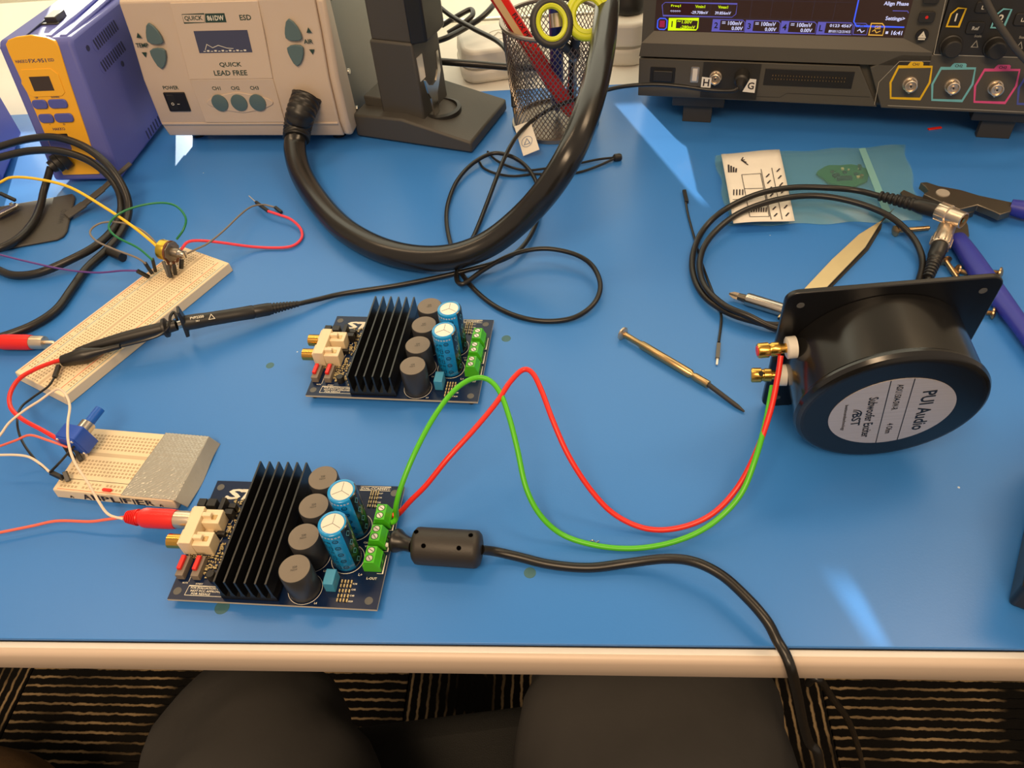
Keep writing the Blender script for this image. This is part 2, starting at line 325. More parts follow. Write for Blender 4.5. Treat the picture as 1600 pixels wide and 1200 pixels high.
for i in range(len(xs) - 1):
    runs = []
    for j in range(len(zs) - 1):
        cx = (xs[i] + xs[i + 1]) / 2; cz = (zs[j] + zs[j + 1]) / 2
        if any(g[0] < cx < g[1] and g[2] < cz < g[3] for g in GAPS): continue
        if runs and abs(runs[-1][1] - zs[j]) < 1e-6: runs[-1][1] = zs[j + 1]
        else: runs.append([zs[j], zs[j + 1]])
    for a, b in runs:
        nv = max(1, round((xs[i + 1] - xs[i]) / 0.12)); dx = (xs[i + 1] - xs[i]) / nv
        for k in range(nv): xa = xs[i] + dx * k; yk = .002 * (k % 2); MB().add([(xa, yk, a - WZ0), (xa + dx, yk, a - WZ0), (xa + dx, yk, b - WZ0), (xa, yk, b - WZ0)], [(0, 1, 2, 3)]).build('added_blind_vane', 'blind', win)
for k in range(4):
    xa = WX0 + (WX1 - WX0) * k / 4; xb = WX0 + (WX1 - WX0) * (k + 1) / 4
    MB().add([(xa, -.025, -.0585), (xb, -.025, -.0585), (xb, -.025, 0), (xa, -.025, 0)], [(0, 1, 2, 3)]).build('wall_glow_pane', 'wall_glow', win)  # added translucent panel, lets sun through to brighten the wall behind the desk
MB().box(WX0, WX1, -0.024, 0.0, -0.0015, 0.0).build('window_rail', 'white_plastic', win)

desk = thing('desk', 'white laminate workbench with pale rounded front edge', 'desk', (0, 0.55, ZF))
def D(mb, *a, **k): return mb.build(*a, **k)
mb = MB().box(-1.15, 0.95, 0.171 - 0.55, 0.978 - 0.55, -0.0215 - ZF, -0.003 - ZF); mb.build('tabletop', 'laminate', desk, bevel=0.001)
pr = [(0.1715, -0.0032), (0.1700, -0.0034), (0.1684, -0.0048), (0.1676, -0.0068), (0.1676, -0.0205), (0.1686, -0.0222), (0.1715, -0.0225)]
M = Matrix(((0, 0, 1, 0), (1, 0, 0, -0.55), (0, 1, 0, -ZF), (0, 0, 0, 1)))
MB().prism(pr, -1.15, 0.95, 0, M).build('edge_band', 'edge_band', desk, smooth=50)
for x in (-1.05, 0.86):
    for y in (0.30, 0.90):
        MB().box(x - 0.02, x + 0.02, y - 0.57, y - 0.53, 0.0, -0.0216 - ZF).build('leg', 'steel_case', desk, bevel=0.003)
bm_ = thing('bench_mat', 'glossy blue antistatic mat covering the workbench', 'mat', (0, 0.48, -0.003))
MB().box(-1.02, 0.80, 0.1752 - 0.48, 0.787 - 0.48, 0.0006, 0.003).build('mat_surface', 'mat_blue', bm_, bevel=0.0004)
MB().box(-1.0205, 0.8005, 0.1747 - 0.48, 0.7875 - 0.48, 0.0, 0.0006).build('mat_backing', 'black_rubber', bm_)
for px, py, r in ((791, 529, 0.0034), (422, 571, 0.003), (347, 949, 0.0042), (828, 895, 0.0034)):
    p = P(px, py); M = Matrix.Translation((p.x, p.y - 0.48, 0.003)); MB().lathe([(r, 0), (r * 0.97, 0.00012)], 24, 0, M).build('stain', 'stain', bm_)

# ------------------------------------------------------------------ power amplifier boards
def amp_board(name, label, loc, rot, group):
    t = thing(name, label, 'circuit board', loc, rot, group=group); S = 0.001
    b = MB(S); b.box(0, 119, 0, 80.2, 4.4, 6.0, [1, 0, 1, 1, 1, 1]); b.build('circuit_board', ['pcb_navy', 'pcb_edge'], t, smooth=0)
    for x, y in ((4, 5.1), (113.5, 4.9), (3.9, 75.3), (113.7, 75.2)):
        h = MB(S).lathe([(2.3, 6.0), (2.3, 6.12), (1.5, 6.12), (1.5, 6.02)], 20, 0, Matrix.Translation((x, y, 0)), False, True); h.build('mounting_hole', ['steel_case'], t)
        MB(S).lathe([(2.2, 0), (2.2, 4.4)], 12, 0, Matrix.Translation((x, y, 0))).build('standoff', 'black_plastic', t)
    # silkscreen print
    s = MB(S); z = 6.06
    for cx, cy in ((76.4, 69.3), (76.2, 49.8), (76.0, 29.7), (76.5, 10.2)): MB(S).ring(9.3, 9.6, z, 36, 0, Matrix.Translation((cx, cy, 0))).build('outline_ring', 'silk', t, smooth=0)
    for cx, cy in ((96.0, 29.7), (95.8, 50.7)): MB(S).ring(9.2, 9.55, z, 36, 0, Matrix.Translation((cx, cy, 0))).build('outline_ring', 'silk', t, smooth=0)
    s.strip([(9, 2.9), (9.6, 8.7), (31.5, 8.7)], 0.3, z); s.strip([(9, 2.9), (31.5, 2.9)], 0.3, z)
    for k, q in enumerate(('FOR EVALUATION ONLY', 'NOT FCC APPROVED', 'FOR RESALE')): s.text(q, 21 if k < 2 else 18, 7.5 - 1.75 * k, h=1.25, wd=(20, 19, 11)[k], z=z)
    s.build('lettering', 'silk', t, smooth=0); s = MB(S)
    s.strip([(92.0, 76.6), (110.8, 76.6), (110.8, 79.4), (92.0, 79.4)], 0.25, z, closed=True); s.text('EVAL-CCA044V1', 101.3, 78.0, h=1.7, wd=17.4, z=z)
    s.build('lettering', 'silk', t, smooth=0); s = MB(S)
    def st_(*a, **k): MB(S).text(*a, **k).build('lettering', 'silk', t, smooth=0)
    st_('L-OUT', 112.2, 18.2, h=1.5, z=z); st_('L+', 105.3, 20.2, h=1.6, z=z); st_('VCC', 105.6, 38.2, h=1.4, z=z); st_('C23', 103.8, 40.6, h=1.1, z=z); st_('L4', 84.5, 2.0, h=1.2, z=z); st_('L3', 84.6, 21.5, h=1.2, z=z)
    for y in (22, 36, 50): MB(S).strip([(114.5, y - 0.7), (117.6, y - 0.7), (117.6, y + 10.9)], 0.35, z).build('outline', 'silk', t, smooth=0)
    for k, y in enumerate((14.5, 11.0, 7.4, 4.0)): st_(('R38', 'C45', 'C48', 'R39')[k], 103.6, y, h=1.0, wd=2.4, z=z)
    for k, y in enumerate((74.6, 71.6, 68.2, 65.4)): st_(('R37', 'C40', 'C43', 'R36')[k], 105.6, y, h=1.0, wd=2.4, z=z)
    st_('MUTE', 6.5, 10.3, h=1.0, wd=3.2, z=z); st_('STBY', 15.0, 10.0, h=1.0, wd=4.4, z=z); MB(S).strip([(8.3, 11), (8.5, 22)], 0.3, z).build('outline', 'silk', t, smooth=0); MB(S).strip([(15.8, 28), (20.0, 53)], 0.3, z).build('outline', 'silk', t, smooth=0)
    # logo
    g = MB(S); g.text('S', 14.6, 70.6, h=7.8, wd=9.6, z=z, shear=.35); g.text('S', 14.8, 70.6, h=7.2, wd=8.6, z=z + .01, shear=.35); g.build('logo', 'silk', t, smooth=0)
    g = MB(S); g.add([(19.6, 66.7, z), (22.6, 66.7, z), (24.6, 72.2, z), (29.4, 72.2, z), (30.6, 74.5, z), (18.6, 74.5, z), (17.8, 72.2, z), (21.6, 72.2, z)], [(0, 1, 2, 7), (6, 7, 2, 5), (2, 3, 4, 5)]); g.build('logo', 'silk', t, smooth=0)
    # heat sink
    hs = MB(S).box(31.6, 63.6, 1.8, 82.6, 6.4, 9.2).build('heatsink', 'anodized', t)
    for k in range(6):
        x = 33.2 + 5.75 * k
        MB(S).prism([(x - 1.7, 9.0), (x + 1.7, 9.0), (x + 0.65, 13.0), (x + 0.5, 24.6), (x - 0.5, 24.6), (x - 0.65, 13.0)], -82.4, -1.9, 0, Matrix(((1, 0, 0, 0), (0, 0, -1, 0), (0, 1, 0, 0), (0, 0, 0, 1)))).build('fin', 'anodized', hs, smooth=0)
    # inductors
    for k, (x, y) in enumerate(((76.4, 69.3), (76.2, 49.8), (76.0, 29.7), (76.5, 10.2))):
        M = Matrix.Translation((x, y, 0))
        o = MB(S).lathe([(8.6, 6.0), (8.8, 6.5), (8.8, 27.2), (8.3, 27.9), (0.1, 28.0)], 40, [1, 1, 1, 0, 0], M, True, False).build('inductor', ['ferrite_top', 'ferrite_side'], t)
        q = MB(S); q.text('220', x, y + 0.8, h=1.3, z=28.06, rot=0.25); q.text('7G31P', x, y - 1.0, h=1.0, z=28.06, rot=0.25); q.build('lettering', 'dark_grey', o, smooth=0)
    # big electrolytic capacitors
    for x, y in ((96.0, 29.7), (95.8, 50.7)):
        M = Matrix.Translation((x, y, 0)); r = 8.2
        o = MB(S).lathe([(r - 0.4, 6.0), (r, 7.0), (r, 41.2), (r - 0.25, 42.1), (r - 0.9, 42.5), (r - 1.9, 42.45), (r - 2.0, 42.1), (0.1, 42.1)], 40, 0, M, True, False).build('capacitor', 'blue_sleeve', t)
        c = MB(S); c.lathe([(6.3, 42.1), (6.2, 42.3), (0.1, 42.3)], 32, 0, M, False, False)
        c.build('can_top', 'tin', o)
        c = MB(S)
        for a in (90, 210, 330): c.box(0, 5.6, -0.12, 0.12, 42.3, 42.38, 0, M @ Matrix.Rotation(R(a), 4, 'Z'))
        c.build('vent_score', 'steel_case', o)
        # polarity stripe
        vs = []; fs = []; N = 12
        for k in range(N + 1):
            a = R(-42 + 84 * k / N)
            for rr, zz in ((r + 0.04, 7.0), (r + 0.04, 41.2), (r - 0.2, 42.12), (r - 0.85, 42.53)): vs.append((rr * math.cos(a), rr * math.sin(a), zz))
        for k in range(N):
            for j in range(3): fs.append((k * 4 + j, (k + 1) * 4 + j, (k + 1) * 4 + j + 1, k * 4 + j + 1))
        st = MB(S).add(vs, fs, 0, M).build('polarity_stripe', 'sleeve_stripe', o)
        q = MB(S)
        for kk in range(4):
            zc = 11.5 + 8.6 * kk; pts = [(-0.0, zc - 2.6), (1.6, zc), (0, zc + 2.6), (-1.6, zc)]
            for i in range(4):
                a, b = pts[i], pts[(i + 1) % 4]; vs = []
                for (u, zz), rr in ((a, 1.0), (b, 1.0), (b, 0.72), (a, 0.72)):
                    uu = u * rr; z2 = zc + (zz - zc) * rr; ang = R(-18) + uu / r; vs.append(((r + 0.08) * math.cos(ang), (r + 0.08) * math.sin(ang), z2))
                q.add(vs, [(0, 1, 2, 3)], 0, M)
        q.build('polarity_mark', 'stripe_blue', st, smooth=0)
        q = MB(S)
        for kk in range(3):
            a = R(-104 - 22 * kk)
            for zc in (13, 22.5, 32): q.textcyl(('CD110', '105\u00b0C', '50V')[kk], r + 0.06, a, zc, 2.5, 8.4, R(90), 0, M)
        for zc in (10.5, 17, 23.5, 30, 36.5):
            Mc = M @ Matrix.Rotation(R(-76), 4, 'Z') @ Matrix.Translation((r + 0.06, 0, zc)) @ Matrix.Rotation(R(90), 4, 'Y')
            q.ring(1.15, 1.6, 0, 14, 0, Mc); q.textcyl('K', r + 0.06, R(-76), zc, 1.3, None, R(90), 0, M)
        q.build('lettering', 'sleeve_print', o, smooth=0)
        q = MB(S)
        for kk in range(9): q.textcyl('o', r + 0.02, R(-160 + 13 * kk), 39.9, 1.2, None, 0, 0, M)
        q.build('lettering', 'silk', o, smooth=0)
    # terminal blocks
    for y in (22.3, 36.2, 50.1):
        o = MB(S).prism([(107, 6), (107, 11.5), (108.5, 12.4), (108.5, 16), (114.4, 16), (116.3, 11.6), (116.8, 11), (116.8, 6)], -(y + 10.4), -y, 0, Matrix(((1, 0, 0, 0), (0, 0, -1, 0), (0, 1, 0, 0), (0, 0, 0, 1)))).build('terminal_block', 'green_terminal', t, smooth=0, bevel=0.0002)
        for k in (2.7, 7.7):
            M = Matrix.Translation((111.4, y + k, 0)); MB(S).ring(1.75, 2.25, 16.05, 20, 0, M).build('screw_hole', 'terminal_dark', o)
            q = MB(S).lathe([(1.75, 16.03), (1.7, 16.1), (0.05, 16.12)], 20, 0, M, False, False); q.build('terminal_screw', 'tin', o)
            MB(S).box(-1.5, 1.5, -0.25, 0.25, 16.12, 16.16, 0, M @ Matrix.Rotation(R(20 + 40 * k), 4, 'Z')).build('screw_slot', 'steel_case', o)
            MB(S).box(116.75, 116.9, y + k - 1.6, y + k + 1.6, 7.2, 10.6).build('wire_entry', 'terminal_dark', o)
    MB(S).box(88.5, 94.3, 9.0, 18.4, 6.0, 14.6).build('film_capacitor', 'film_blue', t, bevel=0.0004)
    # twin phono socket
    b = MB(S); b.box(0.0, 7.0, 28, 53, 6.0, 18.6); b.box(7, 17.5, 28.2, 37.6, 6, 16.0); b.box(7, 17.5, 43.2, 52.8, 6, 16.0); b.box(7, 12.6, 28.2, 52.8, 6, 9); b.box(7, 12.4, 31.4, 34.2, 15.9, 18.6); b.box(7, 12.4, 46.4, 49.2, 15.9, 18.6)
    for y in (28.0, 43.0): b.box(-1.2, 0.2, y, y + 9.6, 6.0, 17.6)
    o = b.build('phono_socket', 'cream_plastic', t, bevel=0.0004)
    for y in (32.8, 47.2):
        MB(S).cyl((-10, y, 12.2), (0, y, 12.2), 4.2, n=28, prof=[(2.0, 3.0), (2.0, 0.4), (3.7, 0.0), (4.2, 0.3), (4.2, 10)]).build('barrel', 'gold', o)
        MB(S).box(12.4, 15.2, y - 1.6, y + 1.6, 15.6, 16.3).build('contact', 'dull_gold', o)
    for x in (1.2, 10.4):
        o = MB(S).box(x, x + 4.6, 12.2, 24.8, 6, 10.6).build('slide_switch', 'switch_grey', t, bevel=0.0002)
        MB(S).box(x + 0.3, x + 2.9, 15.4, 24.2, 10.4, 12.8).build('slider', 'red_plastic', o, bevel=0.0005)
    for x0, x1, y0, y1, zz in ((-1.6, 3.2, 56.5, 61.5, 14), (4.0, 9.6, 56.5, 61.5, 14), (13.0, 15.6, 53.5, 62, 15), (16.4, 21.5, 52, 55.5, 13), (17.0, 21.5, 57, 60, 12), (15.0, 20.0, 40, 42.5, 9.5)):
        MB(S).box(x0, x1, y0, y1, 6.0, zz).build('pin_header', 'chip', t, bevel=0.0002)
    MB(S).lathe([(2.6, 6), (2.6, 10.5), (2.2, 11)], 20, 0, Matrix.Translation((21.5, 14.0, 0))).build('small_capacitor', 'chip', t)
    q = MB(S); rnd = random.Random(3)
    def smd(x, y, a, b): 
        q.box(x, x + a, y, y + b, 6.0, 6.8, 1); 
        if a > b: q.box(x, x + a * .28, y - .02, y + b + .02, 6.0, 6.9, 0); q.box(x + a * .72, x + a, y - .02, y + b + .02, 6.0, 6.9, 0)
        else: q.box(x - .02, x + a + .02, y, y + b * .28, 6.0, 6.9, 0); q.box(x - .02, x + a + .02, y + b * .72, y + b, 6.0, 6.9, 0)
    for i in range(120):
        x = rnd.uniform(15.0, 28.0); y = rnd.uniform(13, 66)
        if x < 18.4 and 26.5 < y < 63: continue
        smd(x, y, *rnd.choice(((1.0, 2.0), (2.0, 1.0), (1.4, 2.6))))
    for i in range(9): smd(24.0 + rnd.uniform(0, 4), 10 + 1.7 * i * .9, 1.0, 2.0)
    for i in range(10): smd(2 + 1.5 * i, 25.4 + rnd.uniform(0, .8), 1.0, 1.6)
    for x in (95.8, 99.4):
        for y in (3.4, 6.0, 9.0, 12.0, 14.6): smd(x, y, 2.6, 1.7)
    for x in (100.0, 103.0):
        for y in (64.4, 67.2, 70.0, 72.6, 74.4): smd(x - 0.6, y, 1.9, 1.8)
    q.build('surface_mount_parts', ['solder_tan', 'chip'], t, smooth=0, kind='stuff')
    return t
mat('tin', (226, 218, 205), 0.38, 0.6, noise=0.06); mat('stripe_blue', (90, 160, 180), 0.4); mat('sleeve_print', (6, 26, 52), 0.4)
ampA = amp_board('amplifier_board', 'navy amplifier board nearest the desk edge with red plug and black power lead', (-0.2278, 0.1961, 0), R(-2.676), 'amplifier boards')
ampB = copy_tree(ampA); ampB.location = (-0.1844, 0.3471, 0); ampB.rotation_euler = (0, 0, R(-4.179))
ampB['label'] = 'navy amplifier board with nothing plugged in, behind the wired one'
def A2W(x, y, z): return ampA.matrix_basis @ V((x * .001, y * .001, z * .001))

# ------------------------------------------------------------------ long solderless breadboard
oL = P(22, 582, 0.0085)
bb = thing('breadboard', 'long cream breadboard lying diagonally with metal potentiometer on it', 'breadboard', (oL.x, oL.y, 0), R(-27.3)); S = .001
MB(S).prism([(-0.4, -0.4), (55.4, -0.4), (55.4, 165.4), (-0.4, 165.4)], 0, 8.5, 0, None, 0.99).build('body', 'cream_plastic', bb, bevel=0.0007)
g = MB(S).box(26.2, 28.8, 0.8, 164.2, 8.5, 8.54)
mat('groove', (206, 184, 150), 0.6); g.build('centre_groove', 'groove', bb, smooth=0)
q = MB(S)
for x, c in ((2.2, 0), (9.2, 1), (46.4, 0), (53.0, 1)): q.rect(x - 0.3, x + 0.3, 4, 161, 8.55, c)
q.build('rail_line', ['line_red', 'line_blue'], bb, smooth=0)
q = MB(S)
for j in range(62):
    y = 5.0 + 2.54 * j
    for k in range(5):
        for sgn in (-1, 1): x = 27.5 + sgn * (3.81 + 2.54 * k); q.rect(x - 0.62, x + 0.62, y - 0.62, y + 0.62, 8.53)
    if j % 6 != 5 and 2 <= j < 60:
        for x in (4.6, 7.1, 48.6, 51.0): q.rect(x - 0.62, x + 0.62, y - 0.62, y + 0.62, 8.53)
q.build('contact_holes', 'hole', bb, smooth=0, kind='stuff')
q = MB(S)
for k, c in enumerate('abcdefghij'):
    x = 27.5 + (-(3.81 + 2.54 * (4 - k)) if k < 5 else 3.81 + 2.54 * (k - 5))
    for y in (2.2, 162.9): q.text(c, x, y, h=1.2, z=8.56, rot=R(90))
for j in range(0, 61, 5): q.text(str(max(1, j)), 11.0, 5 + 2.54 * j, h=1.2, z=8.56, rot=R(90)); q.text(str(max(1, j)), 44.3, 5 + 2.54 * j, h=1.2, z=8.56, rot=R(90))
q.build('lettering', 'ink', bb, smooth=0)

# metal potentiometer standing in the long breadboard
p0 = P(264, 392, 0.0235); axp = (P(293, 399, 0.0225) - p0).normalized()
pt = thing('potentiometer', 'brass-backed metal potentiometer with split silver shaft on the long breadboard', 'potentiometer', P(262, 428, 0.0086))
def wb(mb, name, m, par, **k):
    rt_ = par
    while rt_.parent: rt_ = rt_.parent
    return mb.build(name, m, par, origin=rt_.location, **k)
wb(MB().rod(p0 - axp * .0075, p0 + axp * .0005, [(.0070, 0), (.0082, .1), (.0082, .9), (.0078, 1)], 28), 'can', 'brass', pt)
mat('wafer', (112, 66, 42), 0.6); mat('steel_dull', (140, 132, 120), 0.4, 0.8)
wb(MB().rod(p0 + axp * .0005, p0 + axp * .0022, [(.0086, 0), (.0086, 1)], 28), 'wafer', 'wafer', pt)
wb(MB().rod(p0 + axp * .0022, p0 + axp * .0034, [(.0084, 0), (.0084, 1)], 8), 'cover_plate', 'steel_dull', pt)
wb(MB().rod(p0 + axp * .0034, p0 + axp * .0095, [(.0036, 0), (.0036, .9), (.0031, 1)], 20), 'bushing', 'steel_dull', pt)
sh = wb(MB().rod(p0 + axp * .0095, p0 + axp * .0155, [(.0029, 0), (.0029, .94), (.0026, 1)], 18), 'shaft', 'steel', pt)
wb(MB().bar(p0 + axp * .0115, p0 + axp * .01565, .0007, .0064), 'shaft_slot', 'dark_grey', sh)
M = axes_mat(p0, axp, z=(0, 0, 1)); q = MB(); q.box(.0006, .0020, -.0075, .0075, -.0125, -.003, 0, M); wb(q, 'terminal_board', 'wafer', pt)
for k in (-1, 0, 1):
    a = M @ V((.0013, .005 * k, -.0105)); b = V((a.x + .001, a.y - .002, .0088))
    wb(MB().bar(a, b, .0012, .0006), 'terminal', 'tin', pt)
    wb(MB().lathe([(.0014, 0), (.0010, .0006)], 12, 0, M @ Matrix.Translation((.002, .005 * k, -.0085)) @ Matrix.Rotation(R(90), 4, 'Y')), 'rivet', 'tin', pt)

# ------------------------------------------------------------------ short breadboard with tape and handwriting
oS = P(91, 778)
sb = thing('breadboard', 'short white breadboard with grey tape and AMPLIFIER handwritten on it', 'breadboard', (oS.x, oS.y, 0), R(-6.5))
MB(S).prism([(-0.6, 0.2), (83, 0.2), (83, 51), (-0.6, 51)], 0, 8.5, 0, None, 0.985).build('body', 'cream_plastic', sb, bevel=0.0009)
g = MB(S); g.box(1, 82, 28.4, 31.2, 8.45, 8.54); g.build('centre_groove', 'groove', sb, smooth=0)
MB(S).rect(1, 82, 9.3, 9.7, 8.55).build('rail_seam', 'hole_dark', sb, smooth=0)
MB(S).rect(3, 78, 1.5, 1.85, 8.55).build('rail_line', 'line_red', sb, smooth=0)
q = MB(S)
for i in range(30):
    x = 4.5 + 2.54 * i
    for k in range(5): q.rect(x - .8, x + .8, 14.0 + 2.6 * k - .8, 14.0 + 2.6 * k + .8, 8.53); q.rect(x - .8, x + .8, 34.6 + 2.6 * k - .8, 34.6 + 2.6 * k + .8, 8.53)
    if i % 6 != 5:
        for y in (4.0, 6.8): q.rect(x - .8, x + .8, y - .8, y + .8, 8.53)
mat('hole_pale', (190, 166, 132), 0.9); q.build('contact_holes', 'hole_pale', sb, smooth=0, kind='stuff')
MB(S).prism(rrect(33.5, 40.0, 2.6, 4.6, 0.9), 8.5, 9.4).build('jumper_link', 'red_wire', sb)
q = MB(S); M = Matrix(((1, 0, 0, 0), (0, 0, -1, 0.05), (0, 1, 0, 0), (0, 0, 0, 1)))
x = 19.5
for k, c in enumerate('AMPLIFIER'):
    wdt = 3.0 if c == 'I' else 5.4; wdt = 1.0 if c == 'I' else wdt
    hh = 5.6 + 0.4 * math.sin(k * 2.1); q.text(c, x + wdt / 2, 4.2 + 0.25 * math.sin(k * 1.7), h=hh, wd=wdt, z=0, M=M, rot=R(3 * math.sin(k * 2.7)), shear=0.08); x += wdt + 1.1
for xx in (11.0, 72.5): q.strip([(xx - 1.1, 1.8), (xx, 3.6), (xx + 1.1, 1.8)], 0.8, 0, 0, M)
q.build('lettering', 'ink', sb, smooth=0)
# strip of tape draped over the right-hand end
vs = []; fs = []; NX, NY = 84, 64; rnd = random.Random(5)
for j in range(NY + 1):
    v = j / NY; y = 1.0 + 50.4 * v; xl = 47.2 + 5.4 * v
    for i in range(NX + 1):
        u = i / NX; L = u * (83.2 - xl + 13.0) ; top = 83.2 - xl
        bp = 0.10 * rnd.random() + 0.30 * max(0, math.sin(2 * math.pi * (xl + L) / 2.54) * math.sin(2 * math.pi * y / 2.6))
        if L <= top: vs.append((xl + L, y, 8.62 + bp))
        else:
            d = L - top; vs.append((83.3 + d * 0.42 + 0.6 * math.sin(v * 5) * d / 10, y + d * 0.06, 8.6 - d * 0.62 + 0.3 * math.sin(v * 9 + 1) * d / 8))
for j in range(NY):
    for i in range(NX): a = j * (NX + 1) + i; fs.append((a, a + 1, a + NX + 2, a + NX + 1))
tp = MB(S).add(vs, fs).build('tape', 'tape_silver', sb, smooth=60); md = tp.modifiers.new('t', 'SOLIDIFY'); md.thickness = 0.00012

# blue potentiometer on the short breadboard
c0 = P(121, 684, 0.0200); ax = V((0.30, 0.95, 0.10)).normalized()
bp_ = thing('potentiometer', 'square blue potentiometer with steel collar on the short breadboard', 'potentiometer', (c0.x, c0.y, 0.0086))
Mx = axes_mat(c0, V((0.95, -0.30, 0.12)).normalized(), z=ax); 
q = MB(); q.prism(rrect(-.0085, .0085, -.0082, .0082, .0012, 3), -.0055, .0045, 0, Mx); wb(q, 'body', 'blue_pot', bp_, bevel=0.0003)
q = MB(); q.prism(rrect(-.0078, .0078, -.0076, .0076, .0012, 3), -.0066, -.0055, 0, Mx); wb(q, 'back_cover', 'blue_pot', bp_)
for x_, y_ in ((-1, -1), (-1, 1), (1, -1), (1, 1)):
    wb(MB().lathe([(.0011, 0), (.0008, .0006)], 10, 0, Mx @ Matrix.Translation((x_ * .0064, y_ * .0062, -.0066)) @ Matrix.Rotation(R(180), 4, 'X')), 'rivet', 'tin', bp_)
wb(MB().cyl(Mx @ V((0, 0, .0045)), Mx @ V((0, 0, .0115)), .0048, n=24, prof=[(.0058, 0), (.0058, .0012), (.0047, .0013), (.0047, .007)]), 'bushing', 'steel', bp_)
wb(MB().cyl(Mx @ V((0, 0, .0115)), Mx @ V((0, 0, .0235)), .0031, n=20), 'shaft', 'blue_knob', bp_)
for k in (-1, 0, 1):
    a = Mx @ V((.004 * k, -.0075, -.002)); wb(MB().bar(a, (a.x + .002, a.y - .003, .0088), .0012, .0007), 'terminal', 'tin', bp_)

# ------------------------------------------------------------------ wires and leads
def wire(name, label, cat, pts, r, m, plugs=(), pins=(), sub=8, group=None):
    w3 = W(pts); t = thing(name, label, cat, w3[0], group=group)
    wb(MB().tube(w3, r, 8, sub=sub), 'insulation', m, t)
    for a, b in plugs: wb(MB().bar(P(*a), P(*b), .0026, .0026), 'plug_housing', 'black_plastic', t, bevel=0.0002)
    for a, b in pins: wb(MB().cyl(P(*a), P(*b), .00045, n=8), 'pin', 'tin', t)
    return t
wire('jumper_wire', 'yellow jumper wire arching from the left to the metal potentiometer', 'wire', [(-30, 300, .05), (0, 285, .05), (20, 277, .05), (60, 280, .05), (110, 293, .048), (165, 325, .042), (205, 352, .036), (235, 376, .030), (250, 390, .025)], .0012, 'yellow_wire')
wire('jumper_wire', 'purple jumper wire running from the left edge to the long breadboard', 'wire', [(-30, 390, .02), (0, 398, .018), (40, 408, .014), (100, 421, .012), (150, 426, .014), (190, 423, .018), (214, 423, .019)], .0008, 'purple_wire', [((214, 423, .019), (233, 433, .011))])
wire('jumper_wire', 'grey jumper wire looping between breadboard rail and potentiometer', 'wire', [(228, 412, .021), (212, 402, .026), (180, 390, .03), (150, 376, .032), (141, 361, .034), (160, 348, .036), (195, 349, .036), (225, 362, .033), (250, 386, .026)], .0008, 'grey_wire', [((226, 410, .0205), (238, 428, .011))])
wire('jumper_wire', 'dark green jumper wire looping high behind the potentiometer', 'wire', [(238, 406, .023), (215, 387, .029), (182, 370, .034), (170, 354, .037), (183, 336, .041), (213, 323, .044), (250, 317, .044), (275, 322, .042), (290, 340, .038), (287, 358, .033), (276, 374, .027)], .0009, 'dark_green_wire', [((238, 404, .023), (243, 424, .011))])
wire('jumper_wire', 'pinkish red jumper wire with loose pin right of the long breadboard', 'wire', [(283, 390, .018), (294, 378, .020), (315, 376, .018), (345, 379, .012), (400, 386, .003), (450, 386, .002), (470, 374, .002), (470, 358, .003), (455, 343, .005), (437, 336, .006), (419, 330, .006)], .0012, 'pink_wire', [((419, 330, .006), (400, 316, .005))], [((401, 317, .005), (389, 306, .004))])
wire('jumper_wire', 'thin brownish grey jumper wire crossing over the pinkish red one', 'wire', [(289, 398, .014), (305, 390, .015), (325, 380, .016), (350, 360, .015), (375, 336, .013), (393, 323, .010), (412, 320, .006), (430, 324, .003)], .0008, 'grey_wire', [((430, 324, .003), (440, 332, .0022))])
for lb_, a, b in (('leftmost', (255, 408, .02), (264, 432, .0105)), ('second from the left', (262, 414, .019), (267, 434, .0105)), ('third from the left', (272, 414, .019), (274, 429, .0105)), ('rightmost', (284, 405, .017), (283, 420, .0105))):
    t = thing('jumper_plug', 'black jumper plug under the metal potentiometer, ' + lb_ + ' of four', 'plug', P(*b), group='black plugs under the metal potentiometer')
    wb(MB().bar(P(*a), P(*b), .0026, .0026), 'plug_housing', 'black_plastic', t, bevel=0.0002); wb(MB().cyl(P(*b), P(*b) - V((0, 0, .0018)), .0004, n=8), 'pin', 'tin', t)
wire('jumper_wire', 'red wire curving from the probe clip down to the blue potentiometer', 'wire', [(100, 561, .014), (80, 567, .016), (55, 577, .018), (30, 592, .018), (16, 615, .018), (17, 637, .018), (35, 655, .020), (68, 673, .022), (102, 693, .018)], .0015, 'red_wire', [((98, 692, .0185), (111, 712, .0105))])
wire('jumper_wire', 'black wire from the alligator clip to the short breadboard rail', 'wire', [(85, 590, .012), (75, 604, .012), (50, 622, .012), (32, 638, .013), (27, 662, .015), (35, 690, .018), (55, 718, .018), (78, 738, .016)], .0008, 'black_cable', [((92, 571, .013), (85, 590, .012)), ((79, 738, .016), (100, 748, .010))])
wire('jumper_wire', 'short black wire looping beside the blue potentiometer', 'wire', [(78, 738, .017), (92, 724, .02), (108, 706, .02), (118, 694, .021), (123, 682, .022), (122, 676, .022)], .0008, 'black_cable', [((118, 703, .014), (127, 720, .010)), ((101, 737, .014), (107, 752, .010))])
wire('speaker_wire', 'white wire arching over the long breadboard corner into the red plug', 'wire', [(-20, 700, .03), (0, 680, .032), (15, 660, .034), (40, 640, .036), (62, 626, .038), (80, 613, .04), (92, 608, .042), (103, 617, .044), (109, 635, .045), (106, 662, .044), (107, 692, .04), (117, 723, .034), (138, 755, .026), (155, 785, .018), (170, 804, .013), (193, 811, .0125)], .0008, 'white_wire')
wire('speaker_wire', 'white wire reaching the short breadboard rail from the left', 'wire', [(-20, 712, .02), (0, 711, .02), (25, 711, .02), (45, 714, .02), (62, 724, .018), (78, 738, .016)], .0008, 'white_wire')
